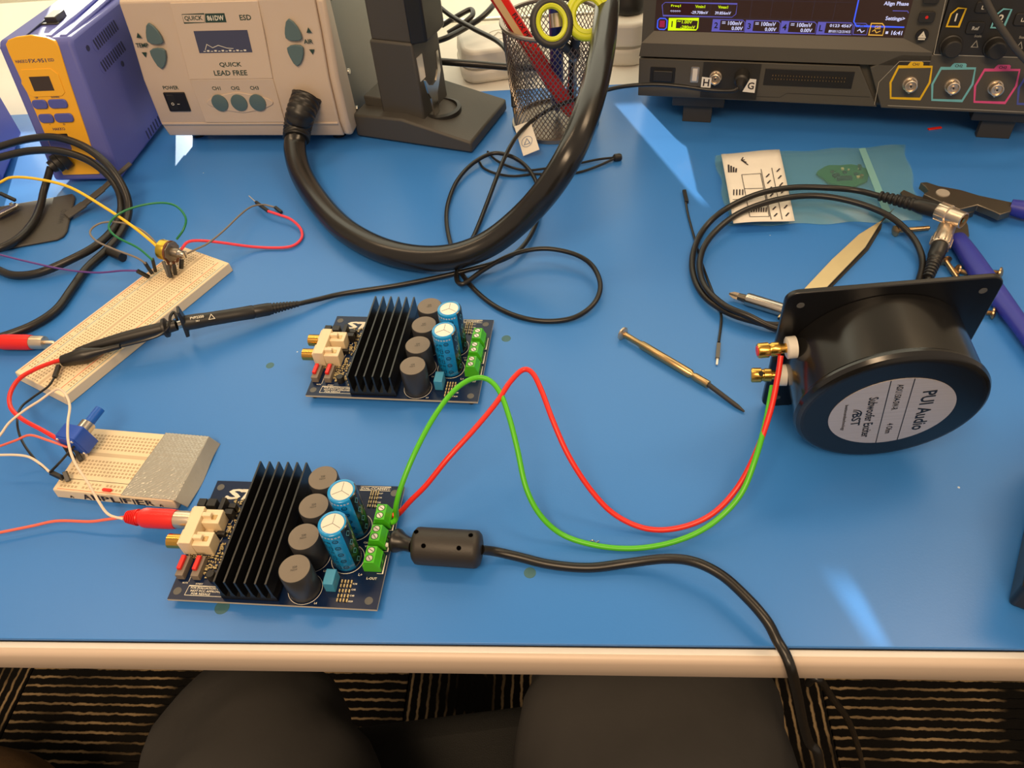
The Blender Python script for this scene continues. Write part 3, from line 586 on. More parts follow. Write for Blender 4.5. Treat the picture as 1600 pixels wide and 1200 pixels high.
wire('speaker_wire', 'salmon wire bent at the left edge leading to the blue potentiometer', 'wire', [(-20, 702, .02), (0, 697, .02), (25, 688, .022), (47, 680, .024), (75, 688, .023), (106, 699, .019)], .0008, 'salmon_wire', [((104, 698, .019), (115, 716, .0105))])
wire('speaker_wire', 'salmon wire running along the mat into the red plug', 'wire', [(-20, 835, .006), (0, 832, .006), (50, 822, .006), (90, 814, .007), (140, 815, .009), (165, 812, .011), (194, 808, .0125)], .0009, 'salmon_wire')
tg = [A2W(116.6, 52.8, 9), A2W(119.0, 53.0, 10.0), A2W(120.4, 54.6, 13.5)] + W([(619, 790, .024), (628, 757, .034), (648, 708, .044), (676, 655, .050), (706, 614, .054), (735, 593, .055), (760, 592, .054), (780, 611, .052), (795, 650, .047), (808, 700, .038), (822, 762, .026), (845, 806, .015), (880, 836, .006), (930, 852, .003), (985, 857, .002), (1040, 850, .004), (1090, 832, .008), (1130, 804, .014), (1160, 768, .023), (1180, 718, .034), (1195, 665, .043), (1203, 625, .049), (1207, 603, .0525)])
t = thing('speaker_wire', 'bright green wire from amplifier terminal to the black exciter', 'wire', tg[0]); wb(MB().tube(tg, .0016, 10), 'insulation', 'green_wire', t)
tr = [A2W(116.6, 57.8, 9), A2W(120.0, 58.0, 9.6)] + W([(642, 782, .017), (666, 758, .025), (700, 716, .036), (740, 672, .044), (775, 630, .050), (797, 597, .054), (817, 578, .056), (832, 583, .056), (846, 610, .052), (865, 660, .044), (890, 715, .032), (925, 768, .018), (962, 805, .008), (1010, 826, .003), (1060, 825, .005), (1110, 805, .011), (1150, 765, .020), (1180, 710, .034), (1203, 645, .048), (1215, 590, .060), (1220, 556, .068)])
t = thing('speaker_wire', 'bright red wire from amplifier terminal to the red exciter post', 'wire', tr[0]); wb(MB().tube(tr, .0016, 10), 'insulation', 'red_wire', t)

# red phono plugs
def phono(label, p0, p1, wires_len=0):
    p0 = V(p0); p1 = V(p1); t = thing('phono_plug', label, 'plug', p0, group='red phono plugs'); L = (p1 - p0).length; d = (p1 - p0) / L
    prof = []
    for k in range(6): prof += [(.0030 + .00025 * k, .04 * k), (.0038 + .00025 * k, .04 * k + .012), (.0038 + .00025 * k, .04 * k + .026), (.0030 + .00025 * k, .04 * k + .03)]
    prof += [(.0040, .25), (.0056, .34), (.0060, .40), (.0060, .88), (.0056, 1.0)]
    wb(MB().rod(p0, p1, prof, 24), 'boot', 'red_plastic', t)
    wb(MB().rod(p1, p1 + d * .0105, [(.0052, 0), (.0052, .7), (.0049, 1)], 24), 'collar', 'nickel', t); wb(MB().rod(p1 + d * .002, p1 + d * .0185, [(.0016, 0), (.0016, .9), (.001, 1)], 16), 'pin', 'nickel', t); return t
pe = A2W(-11.0, 47.2, 12.4); phono('red phono plug pushed into the front amplifier board', pe + (A2W(-1, 0, 0) - A2W(0, 0, 0)) * 32 + V((0, .001, -.001)), pe)
phono('red phono plug lying loose at the left beside the long breadboard', P(-22, 534, .007), P(50, 535, .0065))

# oscilloscope probe with cable
pb = thing('oscilloscope_probe', 'black oscilloscope probe with ground clip lying across the long breadboard', 'probe', P(472, 472, 0.0))
a = P(288, 505, .0175); b = P(398, 487, .0105); c = P(470, 474, .006)
wb(MB().rod(a, b, [(.0048, 0), (.0056, .03), (.0056, .18), (.0052, .3), (.0050, .75), (.0052, .97), (.0046, 1)], 20), 'body', 'black_plastic', pb)
pf = []
for k in range(9): t0 = .34 + .07 * k; rr = .0046 - .0026 * (t0 - .3) / .7; pf += [(rr, t0), (rr, t0 + .045), (rr * .8, t0 + .048), (rr * .8, t0 + .066)]
wb(MB().rod(b, c, [(.0048, 0), (.0050, .02), (.0048, .3)] + pf + [(.0019, 1)], 18), 'strain_relief', 'black_rubber', pb)
d = (a - b).normalized(); Mg = axes_mat(a, d, z=(0, 0, 1))
gd = MB(); gd.prism([(-.0016, -.010), (.0012, -.0105), (.0016, 0), (.0026, .0135), (.0006, .0135), (-.0016, .004)], -.0042, .0042, 0, Mg @ Matrix.Rotation(R(90), 4, 'X')); wb(gd, 'finger_guard', 'black_plastic', pb, bevel=0.0006)
h0 = P(276, 508, .0185); h1 = P(122, 546, .0155)
wb(MB().rod(h0, h1, [(.0040, 0), (.0044, .08), (.0072, .10), (.0072, .125), (.0048, .14), (.0050, .3), (.0046, .55), (.0030, .85), (.0016, 1)], 20), 'hook_cap', 'black_plastic', pb)
wb(MB().rod(h1, P(108, 556, .0125), [(.0016, 0), (.0013, 1)], 10), 'hook_tip', 'dark_grey', pb)
wb(MB().rod(h0 + (a - h0) * .1, a, [(.0030, 0), (.0030, 1)], 16), 'nose', 'steel', pb)
gl = W([(277, 500, .021), (272, 488, .024), (266, 495, .024), (264, 510, .021), (250, 523, .019), (225, 532, .018), (190, 541, .0165)])
wb(MB().tube(gl, .0011, 8), 'ground_lead', 'black_cable', pb)
wb(MB().rod(P(188, 541, .0165), P(98, 564, .0125), [(.0018, 0), (.0024, .3), (.0052, .55), (.0060, .62), (.0050, .82), (.0042, 1)], 14), 'clip_boot', 'black_rubber', pb)
wb(MB().bar(P(98, 564, .0135), P(86, 568, .0125), .003, .0012), 'clip_jaw', 'steel', pb); wb(MB().bar(P(98, 564, .0115), P(87, 569, .0110), .003, .0010), 'clip_jaw', 'steel', pb)
q = MB(); Mt = axes_mat(P(335, 494, .0200), b - a, z=(-0.1, -.55, .83)); Mt = Matrix.Translation(Mt.to_3x3() @ V((0, .0, -.0006))) @ Mt
q.text('PVP2350', -.012, .0016, h=.0020, M=Mt); q.text('10:1', -.012, -.0012, h=.0013, M=Mt); q.strip([(-.0042, -.0016), (.0, -.0016), (-.0021, .0022)], .0004, 0, 0, Mt, closed=True); q.build('lettering', 'silk', pb, origin=pb.location, smooth=0)
cab = [(470, 474, .006), (500, 467, .004), (540, 458, .0025), (620, 446, .0025), (690, 432, .003), (735, 421, .0045), (780, 408, .006), (812, 390, .005), (834, 358, .004), (843, 322, .004), (838, 285, .004), (820, 258, .005), (795, 243, .006), (768, 240, .006), (738, 256, .005), (714, 283, .004), (700, 318, .003), (698, 350, .003), (706, 388, .002), (720, 425, .002), (745, 456, .002), (778, 481, .002), (818, 497, .002), (860, 502, .002), (900, 495, .003), (929, 473, .005), (938, 445, .007), (926, 416, .009), (900, 398, .011), (860, 389, .012), (825, 391, .012), (790, 402, .011), (755, 422, .009), (733, 438, .007), (721, 444, .006), (714, 438, .005), (714, 422, .004), (722, 402, .003), (742, 365, .003), (760, 320, .005), (775, 280, .008), (790, 243, .011), (808, 212, .016), (830, 190, .022), (855, 173, .027), (885, 160, .03)]
U_ = V((math.cos(R(-11.69)), math.sin(R(-11.69)), 0)); V_ = V((-U_.y, U_.x, 0)); ZZ = V((0, 0, 1))
SO = V((0.0701, 0.7046, 0.0273)); SW = ZZ * math.cos(R(8)) + V_ * math.sin(R(8)); SN = U_.cross(SW)
def SP(px, py, off): return PP(px, py, SO + SN * off, SN)
cp = W(cab) + [SP(940, 143, .035), SP(975, 135, .028), SP(1020, 132, .022), (SP(1065, 135, .020)), SP(1110, 141, .020), SP(1143, 142, .022), SP(1154, 138, .022)]
wb(MB().tube(cp, .0019, 10), 'cable', 'black_cable', pb)
wb(MB().rod(SP(1156, 137, .022), SP(1160, 118, .0), [(.0026, 0), (.0040, .3), (.0046, .45), (.0062, .5), (.0066, .9), (.0066, 1)], 20), 'connector', 'scope_dark', pb)
def flag(px_pts, off, name, par, txt=None, m='white_paper'):
    pts = [SP(x, y, off) for x, y in px_pts]; q = MB(); q.add(pts + [p + SN * .0004 for p in pts], [(3, 2, 1, 0), (4, 5, 6, 7), (0, 1, 5, 4), (1, 2, 6, 5), (2, 3, 7, 6), (3, 0, 4, 7)]); o = wb(q, name, m, par)
    if txt:
        c = sum((p for p in pts), V((0, 0, 0))) / 4 + SN * .0006; z = MB(); z.text(txt, 0, 0, h=.0062, M=axes_mat(c, pts[1] - pts[0], pts[3] - pts[0])); z.build('lettering', 'ink', o, origin=par.location, smooth=0)
flag([(1095, 136), (1110, 137), (1112, 122), (1097, 120)], .020, 'cable_tag', pb, 'H'); flag([(1160, 143), (1179, 145), (1182, 124), (1172, 123)], .020, 'cable_tag', pb, 'G')
pts = [P(804, 198, .016), P(829, 189, .022), P(839, 232, .006), P(818, 244, .003)]; pts[2] = pts[1] + (pts[3] - pts[0]) * .97; nn = (pts[1] - pts[0]).cross(pts[3] - pts[0]).normalized() * -.0005
if nn.dot(CAM - pts[0]) < 0: nn = -nn
q = MB(); q.add(pts + [p + nn for p in pts], [(3, 2, 1, 0), (4, 5, 6, 7), (0, 1, 5, 4), (1, 2, 6, 5), (2, 3, 7, 6), (3, 0, 4, 7)]); ft = wb(q, 'cable_tag', 'white_paper', pb)
q = MB(); Mf = axes_mat((pts[0] + pts[1] * .6 + pts[2] * 1.3 + pts[3] * 1.3) / 4.2 + nn * 1.8, pts[1] - pts[0], pts[0] - pts[3]); q.ring(.0052, .0057, 0, 24, 0, Mf); q.strip([(-.003, -.0026), (.003, -.0026), (.0002, .0032)], .0007, 0, 0, Mf, closed=True); q.strip([(-.0022, 0), (-.0022, -.002)], .0005, 0, 0, Mf)
mat('tag_ink', (110, 130, 165), 0.7); q.build('tag_symbol', 'tag_ink', ft, origin=pb.location, smooth=0)

# thin doubled cord behind the hose
cd_ = thing('thin_cord', 'thin doubled black cord with small end bead near the pen cup', 'cord', P(965, 246, 0))
wb(MB().tube(W([(762, 237, .002), (775, 250, .002), (798, 261, .002), (825, 266, .002), (860, 262, .003), (900, 256, .003), (935, 249, .003), (962, 246, .003)]), .0011, 8), 'strand', 'black_cable', cd_)
wb(MB().tube(W([(748, 250, .0015), (755, 262, .0015), (775, 271, .0015), (802, 275, .0015), (835, 272, .0015), (870, 272, .0015), (900, 270, .0015), (930, 261, .002), (962, 247, .003)]), .0011, 8), 'strand', 'black_cable', cd_)
wb(MB().rod(P(958, 247, .003), P(971, 245, .003), [(.0020, 0), (.0035, .2), (.0035, .8), (.0026, 1)], 14), 'end_bead', 'black_plastic', cd_)
ld = thing('test_lead', 'thin black lead with crimped ends passing under the coiled cable', 'lead', P(1120, 560, 0))
wb(MB().tube(W([(1071, 312, .002), (1075, 335, .0015), (1085, 372, .0012), (1098, 415, .0012), (1113, 455, .0012), (1124, 480, .0012), (1127, 500, .0012), (1123, 535, .0015)]), .0010, 8), 'insulation', 'black_cable', ld)
wb(MB().bar(P(1069, 298, .002), P(1073, 316, .002), .003, .0025), 'plug_housing', 'black_plastic', ld); wb(MB().bar(P(1123, 537, .0016), P(1121, 560, .0016), .0026, .0022), 'crimp', 'steel_case', ld); wb(MB().bar(P(1121, 560, .0014), P(1120, 570, .0012), .0014, .001), 'pin', 'tin', ld)

# ------------------------------------------------------------------ coiled BNC cable
bc = thing('bnc_cable', 'coiled black coaxial cable with two silver bayonet connectors', 'cable', P(1090, 400, 0))
pl = [(1376, 307, .016), (1340, 298, .014), (1300, 294, .015), (1240, 293, .015), (1185, 303, .014), (1135, 326, .011), (1102, 355, .005), (1084, 392, .0045), (1083, 428, .0045), (1100, 462, .0045), (1135, 487, .0045), (1175, 501, .0045), (1215, 508, .005), (1290, 500, .0045), (1360, 490, .0045), (1420, 462, .0045), (1438, 430, .0045), (1440, 400, .006), (1424, 368, .009), (1388, 337, .013), (1335, 316, .015), (1275, 306, .015), (1215, 312, .014), (1155, 333, .0125), (1112, 368, .009), (1094, 405, .008), (1100, 445, .009), (1130, 476, .009), (1170, 494, .009), (1218, 515, .0045), (1290, 520, .0045), (1380, 505, .0045), (1430, 470, .0045), (1446, 448, .005), (1452, 432, .006)]
wb(MB().tube(W(pl), .0024, 12), 'cable', 'black_cable', bc)
def bnc(p0, p1, p2):
    p0, p1, p2 = V(p0), V(p1), V(p2); prof = []
    for k in range(7): prof += [(.0030 + .0003 * k, .09 * k), (.0040 + .0002 * k, .09 * k + .01), (.0040 + .0002 * k, .09 * k + .05), (.0030 + .0003 * k, .09 * k + .06)]
    bo = wb(MB().rod(p0, p1, prof + [(.0054, .66), (.0058, .7), (.0058, 1)], 20), 'boot', 'black_rubber', bc)
    wb(MB().rod(p1, p2, [(.0062, 0), (.0070, .05), (.0070, .42), (.0060, .46), (.0062, .55), (.0062, .98), (.0052, 1), (.0050, .6)], 24), 'connector', 'nickel', bc)
    d = (p2 - p1); s = d.orthogonal().normalized()
    wb(MB().rod(p1 + d * .5, p1 + d * .99, [(.0016, 0), (.0016, 1)], 10), 'pin', 'gold', bc)
    for k in range(10):
        a = 2 * math.pi * k / 10; M = axes_mat(p1, d.normalized(), z=s); q = MB(); q.box(.0008, d.length * .40, -.0006, .0006, .0068, .0074, 0, M @ Matrix.Rotation(a, 4, 'X')); wb(q, 'knurl', 'nickel', bc)
bnc(P(1374, 306, .0165), P(1466, 329, .020), P(1506, 345, .022)); bnc(P(1450, 434, .006), P(1468, 385, .012), P(1480, 354, .012))

# ------------------------------------------------------------------ hand tools
mat('pivot_metal', (176, 168, 156), 0.5, 0.3)
tl = thing('cutting_pliers', 'steel jawed pliers with blue dipped handles behind the exciter', 'pliers', P(1473, 302, 0))
def flat(pxs, z0, z1, name, m, par, bevel=.0006):
    pts = [P(x, y, z1) for x, y in pxs]; q = MB(); q.prism([(p.x, p.y) for p in pts], z0, z1)
    if sum((pts[i].x * pts[(i + 1) % len(pts)].y - pts[(i + 1) % len(pts)].x * pts[i].y) for i in range(len(pts))) < 0: q.f = [f[::-1] for f in q.f]
    return wb(q, name, m, par, bevel=bevel)
flat([(1438, 285), (1448, 284), (1466, 290), (1500, 296), (1530, 305), (1582, 316), (1580, 330), (1563, 335), (1553, 330), (1528, 320), (1500, 327), (1462, 312), (1443, 303), (1451, 298), (1446, 291)], .006, .012, 'jaw', 'plier_metal', tl)
flat([(1407, 300), (1412, 296), (1432, 305), (1462, 312), (1500, 318), (1525, 318), (1523, 330), (1505, 335), (1470, 331), (1435, 323), (1412, 310)], .001, .0065, 'jaw', 'plier_metal', tl)
flat([(1480, 318), (1500, 322), (1513, 352), (1515, 368), (1493, 378), (1482, 362)], .001, .0062, 'tang', 'plier_metal', tl)
wb(MB().lathe([(.0052, 0), (.0050, .0008)], 28, 0, Matrix.Translation(P(1473, 302, .012))), 'pivot', 'pivot_metal', tl)
wb(MB().tube(W([(1578, 323, .009), (1600, 328, .009), (1640, 338, .0085), (1700, 360, .008)]), lambda t: .0060 + .001 * math.sin(t * 3), 14), 'handle', 'plier_handle', tl)
wb(MB().tube(W([(1496, 372, .007), (1512, 396, .0075), (1535, 430, .008), (1562, 466, .008), (1592, 505, .008), (1640, 570, .0075)]), lambda t: .0062 + .0016 * math.sin(min(1, t * 1.3) * 3.1), 14, squash=.85), 'handle', 'plier_handle', tl)
mat('pale_gold', (222, 204, 158), 0.4, 0.55, noise=0.08)
sp_ = thing('tweezers', 'flat pale metal tweezers with dark pointed tip near the pliers', 'tweezers', P(1270, 447, 0))
flat([(1215, 495), (1248, 495), (1300, 440), (1352, 386), (1373, 352), (1378, 345), (1371, 348), (1342, 366), (1300, 405)], .0042, .0052, 'arm', 'pale_gold', sp_, .0002)
flat([(1218, 497), (1251, 498), (1304, 444), (1357, 390), (1377, 357), (1379, 348), (1370, 354), (1342, 372), (1300, 410)], .0003, .0012, 'arm', 'dark_grey', sp_, .0002)
wb(MB().rod(P(1371, 352, .004), P(1397, 326, .0035), [(.0012, 0), (.0003, 1)], 8), 'point', 'dark_grey', sp_)
flat([(1216, 493), (1249, 495), (1260, 484), (1228, 482)], .0008, .0046, 'spacer', 'dark_grey', sp_, .0002)
dr = thing('screwdriver_bit', 'silver screwdriver shank with cross tip beside the coiled cable', 'screwdriver', P(1180, 478, 0))
a = P(1166, 467, .0048); b = P(1290, 505, .0048); wb(MB().rod(a, b, [(.0044, 0), (.0048, .02), (.0048, 1)], 20), 'shank', 'steel', dr)
d = (a - b).normalized(); tp_ = a + d * .0125
wb(MB().rod(a, a + d * .006, [(.0030, 0), (.0026, 1)], 14), 'bit', 'plier_metal', dr)
Mb = axes_mat(a + d * .005, d, z=(0, 0, 1)); q = MB()
for k in range(2): q.prism([(0, -.0026), (.0045, -.0024), (.0078, -.0008), (.0078, .0008), (.0045, .0024), (0, .0026)], -.0005, .0005, 0, Mb @ Matrix.Rotation(R(45 + 90 * k), 4, 'X'))
wb(q, 'cross_tip', 'plier_metal', dr)
ps = thing('precision_screwdriver', 'small gold coloured precision screwdriver lying on open mat', 'screwdriver', P(1040, 560, 0))
a = P(973, 521, .0042); b = P(1107, 601, .0036); c = P(1163, 643, .0012); d = (b - a).normalized()
wb(MB().rod(a, b, [(.0022, 0), (.0022, .22), (.0030, .235), (.0031, .80), (.0020, .82), (.0020, .835), (.0027, .85), (.0027, 1)], 12), 'handle', 'dull_gold', ps)
wb(MB().rod(a - d * .0015, a + d * .002, [(.0030, 0), (.0048, .25), (.0050, .6), (.0030, 1)], 22), 'swivel_cap', 'nickel', ps)
wb(MB().rod(b, c, [(.0017, 0), (.0015, .8), (.0006, 1)], 10), 'blade', 'dark_grey', ps)
mat('screw_metal', (186, 158, 120), 0.3, 0.95)
for lab, h, e, z in (('machine screw lying across under the coaxial cable loop', (1396, 361), (1452, 356), .0045), ('machine screw standing aslant between the exciter and a blue handle', (1476, 405), (1500, 440), .0045), ('machine screw lying beyond the blue handle above the exciter corner', (1567, 427), (1540, 424), .0045), ('machine screw half hidden behind the exciter plate corner', (1556, 490), (1520, 486), .0045), ('short dark screw lying between two other screws', (1492, 421), (1512, 427), .004)):
    a = P(*h, z); b = P(*e, z - .0025); d = (b - a).normalized(); t = thing('machine_screw', lab, 'screw', P(*h, 0), group='loose machine screws')
    wb(MB().rod(a, a + d * .003, [(.0020, 0), (.0042, .35), (.0044, .7), (.0020, 1)], 18), 'head', 'screw_metal', t)
    L = (b - a).length; n = int(L / .0009); pf = []
    for k in range(n): pf += [(.0019, k / n), (.0016, (k + .5) / n)]
    wb(MB().rod(a + d * .002, b, pf + [(.0014, 1)], 12), 'thread', 'screw_metal', t)

# ------------------------------------------------------------------ plastic zip bag with paper label and small board
bg = thing('zip_bag', 'clear bluish zip bag with a white printed label', 'bag', P(1270, 300, 0))
cn = [P(1117, 244), P(1412, 227), P(1442, 346), P(1140, 354)]
def bagsheet(base, amp, seed):
    rnd = random.Random(seed); vs = []; fs = []; N, K = 26, 14
    for j in range(K + 1):
        for i in range(N + 1):
            u = i / N; v = j / K; p = cn[0] * ((1 - u) * (1 - v)) + cn[1] * (u * (1 - v)) + cn[2] * (u * v) + cn[3] * ((1 - u) * v)
            e = min(1, 6 * min(u, 1 - u, v, 1 - v)); z = .0006 + base * e + amp * e * (0.5 + 0.5 * math.sin(u * 9 + seed) * math.cos(v * 6 + u * 3)) + rnd.random() * .0003 * e
            p = p + V((0.0016 * math.sin(v * 14 + seed) * (1 if i in (0, N) else 0), 0.0014 * math.sin(u * 22) * (1 if j in (0, K) else 0), 0)); vs.append((p.x, p.y, z))
    for j in range(K):
        for i in range(N): a = j * (N + 1) + i; fs.append((a, a + N + 1, a + N + 2, a + 1))
    return MB().add(vs, fs)
wb(bagsheet(.0062, .0012, 2), 'front_film', 'film', bg, smooth=60); wb(bagsheet(.0001, 0, 3), 'back_film', 'film', bg, smooth=60)
q = MB(); pts = W([(1342, 232, .0090), (1352, 231, .0090), (1392, 330, .0085), (1380, 331, .0085)]); q.add(pts + [p - V((0, 0, .0006)) for p in pts], [(0, 1, 2, 3), (7, 6, 5, 4), (0, 4, 5, 1), (1, 5, 6, 2), (2, 6, 7, 3), (3, 7, 4, 0)]); wb(q, 'zip_seal', 'film_seal', bg)
lab = [(1127, 240), (1218, 234), (1242, 344), (1146, 349)]
pts = [P(x, y, .0088) for x, y in lab]; Ml = None
def bil(u, v, dz=0): p = pts[3] * ((1 - u) * (1 - v)) + pts[2] * (u * (1 - v)) + pts[1] * (u * v) + pts[0] * ((1 - u) * v); return p + V((0, 0, dz + .0006 * math.sin(u * 5 + v * 4)))
vs = [bil(i / 10, j / 8) for j in range(9) for i in range(11)]; fs = [(j * 11 + i, j * 11 + i + 1, j * 11 + i + 12, j * 11 + i + 11) for j in range(8) for i in range(10)]
lo = wb(MB().add(vs, fs), 'paper_label', 'white_paper', bg); md = lo.modifiers.new('s', 'SOLIDIFY'); md.thickness = .0002
q = MB()
def ll(u0, v0, u1, v1, wd=.0005): 
    a = bil(u0, v0, .0005); b = bil(u1, v1, .0005); q.bar(a, b, wd, .0001)
for u in (.62, .8): ll(u, .02, u, .72)
for v in (.06, .45, .66): ll(.28, v, .6, v)
ll(.28, .06, .28, .66); ll(.6, .06, .6, .66); ll(.05, .30, .26, .30)
for k in range(7): ll(.68, .06 + .09 * k, .74, .10 + .09 * k, .0012); ll(.87, .06 + .1 * k, .93, .10 + .1 * k, .0012); ll(.32 + .04 * k, .12, .34 + .04 * k, .18, .001)
for k in range(4): ll(.08 + .05 * k, .36, .10 + .05 * k, .44, .001); ll(.32, .88 - .0 * k, .36 + .02 * k, .92 - .04 * k, .001); ll(.07 + .04 * k, .70, .09 + .04 * k, .82 - .02 * k, .0014)
wb(q, 'lettering', 'ink', lo, smooth=0)
gp = thing('small_circuit_board', 'small green circuit board sealed inside the clear zip bag', 'circuit board', P(1320, 272, .0012))
ctr = P(1320, 272, .0035); q = MB(); pol = []
for k in range(28): a = 2 * math.pi * k / 28; rr = 1 + .08 * math.sin(3 * a) + .05 * math.sin(7 * a); pol.append((ctr.x + .021 * rr * math.cos(a), ctr.y + .017 * rr * math.sin(a)))
q.prism(pol, .0014, .0030); wb(q, 'board', 'pcb_green', gp)
rnd = random.Random(11)
for k in range(22):
    x = ctr.x + rnd.uniform(-.013, .014); y = ctr.y + rnd.uniform(-.010, .010); s = rnd.uniform(.0012, .003)
    wb(MB().box(x, x + s, y, y + s * rnd.uniform(.6, 1.6), .003, .0042), 'component', ('chip', 'chip', 'solder_tan', 'pcb_green', 'steel')[k % 5], gp)
wb(MB().box(ctr.x - .008, ctr.x + .004, ctr.y - .009, ctr.y - .005, .003, .0052), 'component', 'chip', gp); wb(MB().lathe([(.0016, .003), (.0016, .0058)], 16, 0, Matrix.Translation((ctr.x + .012, ctr.y - .006, 0))), 'contact', 'gold', gp)
tag(MB().bar(P(1450, 202, .0006), P(1471, 199, .0006), .0030, .0012).build('red_sleeve_scrap', 'red_wire', origin=P(1460, 200, 0), bevel=.0004), 'tiny red scrap of sleeve on the mat below the oscilloscope', 'scrap')
tag(MB().tube(W([(919, 847, .0004), (926, 844, .0006), (930, 848, .0006), (936, 845, .0004)]), .0003, 6).build('wire_offcut', 'steel', origin=P(927, 846, 0)), 'tiny bent metal offcut beside the green wire', 'scrap')

# ------------------------------------------------------------------ black exciter with mounting plate
eu = V((.9981, .0155, .0604)).normalized(); en = V((.024, -.9893, -.1438)); en = (en - eu * en.dot(eu)).normalized(); ev = en.cross(eu); eO = V((.169, .3303, .0572))
ME = Matrix(((eu.x, ev.x, en.x, eO.x), (eu.y, ev.y, en.y, eO.y), (eu.z, ev.z, en.z, eO.z), (0, 0, 0, 1)))
ex = thing('audio_exciter', 'round black subwoofer exciter on square plate standing on edge', 'exciter', M=ME)
mat('black_satin', (20, 20, 22), 0.3, spec=0.55); mat('black_side', (24, 23, 22), 0.2, spec=0.65, noise=0.05); mat('black_face', (18, 20, 25), 0.38, spec=0.5)
MB(S).prism(rrect(-54.8, 54.8, -54.8, 54.8, 7, 6), -1.6, 1.6).build('mounting_plate', 'black_satin', ex, bevel=.0006)
MB(S).lathe([(47.5, 1.5), (48.0, 2), (48.8, 38.0), (50.0, 39.5), (50.2, 41.0), (49.2, 43.2), (47.2, 44.6), (45, 44.9), (0.1, 44.9)], 96, [0, 0, 0, 0, 0, 0, 1, 1, 1], None, False, False).build('housing', ['black_side', 'black_face'], ex, smooth=30)
for x in (-1, 1):
    for y in (-1, 1): MB(S).lathe([(2.1, 1.6), (2.1, 1.75), (1.2, 1.7)], 18, 0, Matrix.Translation((x * 46.2, y * 44.8, 0)), False, True).build('mounting_hole', 'steel_case', ex)
lb = MB(S).lathe([(32.4, 44.9), (32.4, 45.2), (0.1, 45.2)], 64, 0, None, False, False).build('name_plate', 'label_brushed', ex, smooth=30)
q = MB(S); th = R(6.5); e1 = V((math.sin(th), -math.cos(th), 0)); Mn = axes_mat((0, 0, 45.3), e1, V((math.cos(th), math.sin(th), 0)))
q.text('PUI Audio', 2.2, 17.0, h=7.2, wd=40, M=Mn); q.text('ASX11504-SW-R', -15, 1.3, h=3.4, wd=25, M=Mn); q.text('4 Ohm', 17.0, 1.3, h=3.4, wd=11, M=Mn); q.text('Subwoofer Exciter', 3.0, -10.6, h=5.0, wd=42, M=Mn)
q.text('BST', 3.2, -17.6, h=5.0, wd=13, M=Mn); q.text('bestsoundtechnology', 0.0, -24.0, h=2.3, wd=27, M=Mn)
for r in (2.6, 4.2): q.ring(r, r + .8, 0, 10, 0, Mn @ Matrix.Translation((-2.6, -20.0, 0)), R(90), R(180))
hl = lambda y: math.sqrt(32.2 ** 2 - y * y)
for y in (7.5, -4.0): q.rect(-hl(y), hl(y), y - .25, y + .25, 0, 0, Mn)
q.build('lettering', 'chip', lb, smooth=0)
# binding posts
for k, (v_, n_, L) in enumerate(((17.5, 9.0, 21), (-7.5, 10.5, 20))):
    b0 = V((-46 if k == 0 else -47.5, v_, n_)); d = V((-1, 0.0 if k == 0 else -0.05, 0.04 if k == 0 else -.12)).normalized()
    MB(S).rod(b0, b0 + d * 5.2, [(6.4, 0), (6.4, .9), (5.6, 1)], 24).build('insulating_washer', 'washer_white', ex)
    p = MB(S).rod(b0 + d * 5, b0 + d * L, [(2.8, 0), (2.8, .22), (4.0, .25), (4.0, .5), (3.6, .53), (3.6, .6), (4.4, .63), (4.4, .95), (3.9, 1)], 20).build('binding_post', 'gold', ex)
    if k == 0: MB(S).rod(b0 + d * L, b0 + d * (L + .4), [(3.0, 0), (2.8, 1)], 18).build('post_cap', 'red_plastic', p)
    else: MB(S).rod(b0 + d * 15 + V((0, 3.4, 1.6)), b0 + d * 15 + V((0, 4.2, 1.8)), [(1.5, 0), (1.5, 1)], 12).build('cross_hole', 'chip', p)

# ------------------------------------------------------------------ power lead with ferrite choke
pw = thing('power_lead', 'black power lead with ferrite choke from amplifier over the desk edge', 'cable', P(700, 860, 0))
a = A2W(121, 41.0, 9.5); f0 = P(645, 852, .0115); f1 = P(753, 859, .0115)
wb(MB().tube([a, a.lerp(f0, .3), a.lerp(f0, .7), f0], lambda t: .0042 + .0028 * math.exp(-((t - .15) / .3) ** 2) if t > .05 else .005, 16), 'strain_boot', 'black_cable', pw)
mat('void', (5, 5, 5), 1.0, spec=0.0); mat('choke', (44, 40, 36), 0.5, bump=0.1, bscale=900)
fr = wb(MB().rod(f0, f1, [(.0050, 0), (.0085, .02), (.0102, .06), (.0105, .10), (.0105, .90), (.0102, .94), (.0085, .98), (.0055, 1)], 28), 'ferrite_choke', 'choke', pw)
d = (f1 - f0).normalized(); L = (f1 - f0).length; Mf = axes_mat(f0, d, z=(0, 0, 1))
for t_, an in ((.22, 30), (.72, 30), (.08, -14), (.86, -14)):
    q = MB(); q.lathe([(.0013, 0), (.0013, .0004)], 12, 0, Mf @ Matrix.Rotation(R(an), 4, 'X') @ Matrix.Translation((L * t_, 0, .0104))); o = q.build('moulding_hole', 'void', fr, origin=pw.location)
wb(MB().cyl(A2W(116.5, 38.0, 9), A2W(121.5, 37.5, 9), .0013, n=8), 'ferrule', 'white_plastic', pw); wb(MB().cyl(A2W(116.5, 43.2, 9), A2W(121.5, 42, 9), .0010, n=8), 'core_wire', 'black_cable', pw)
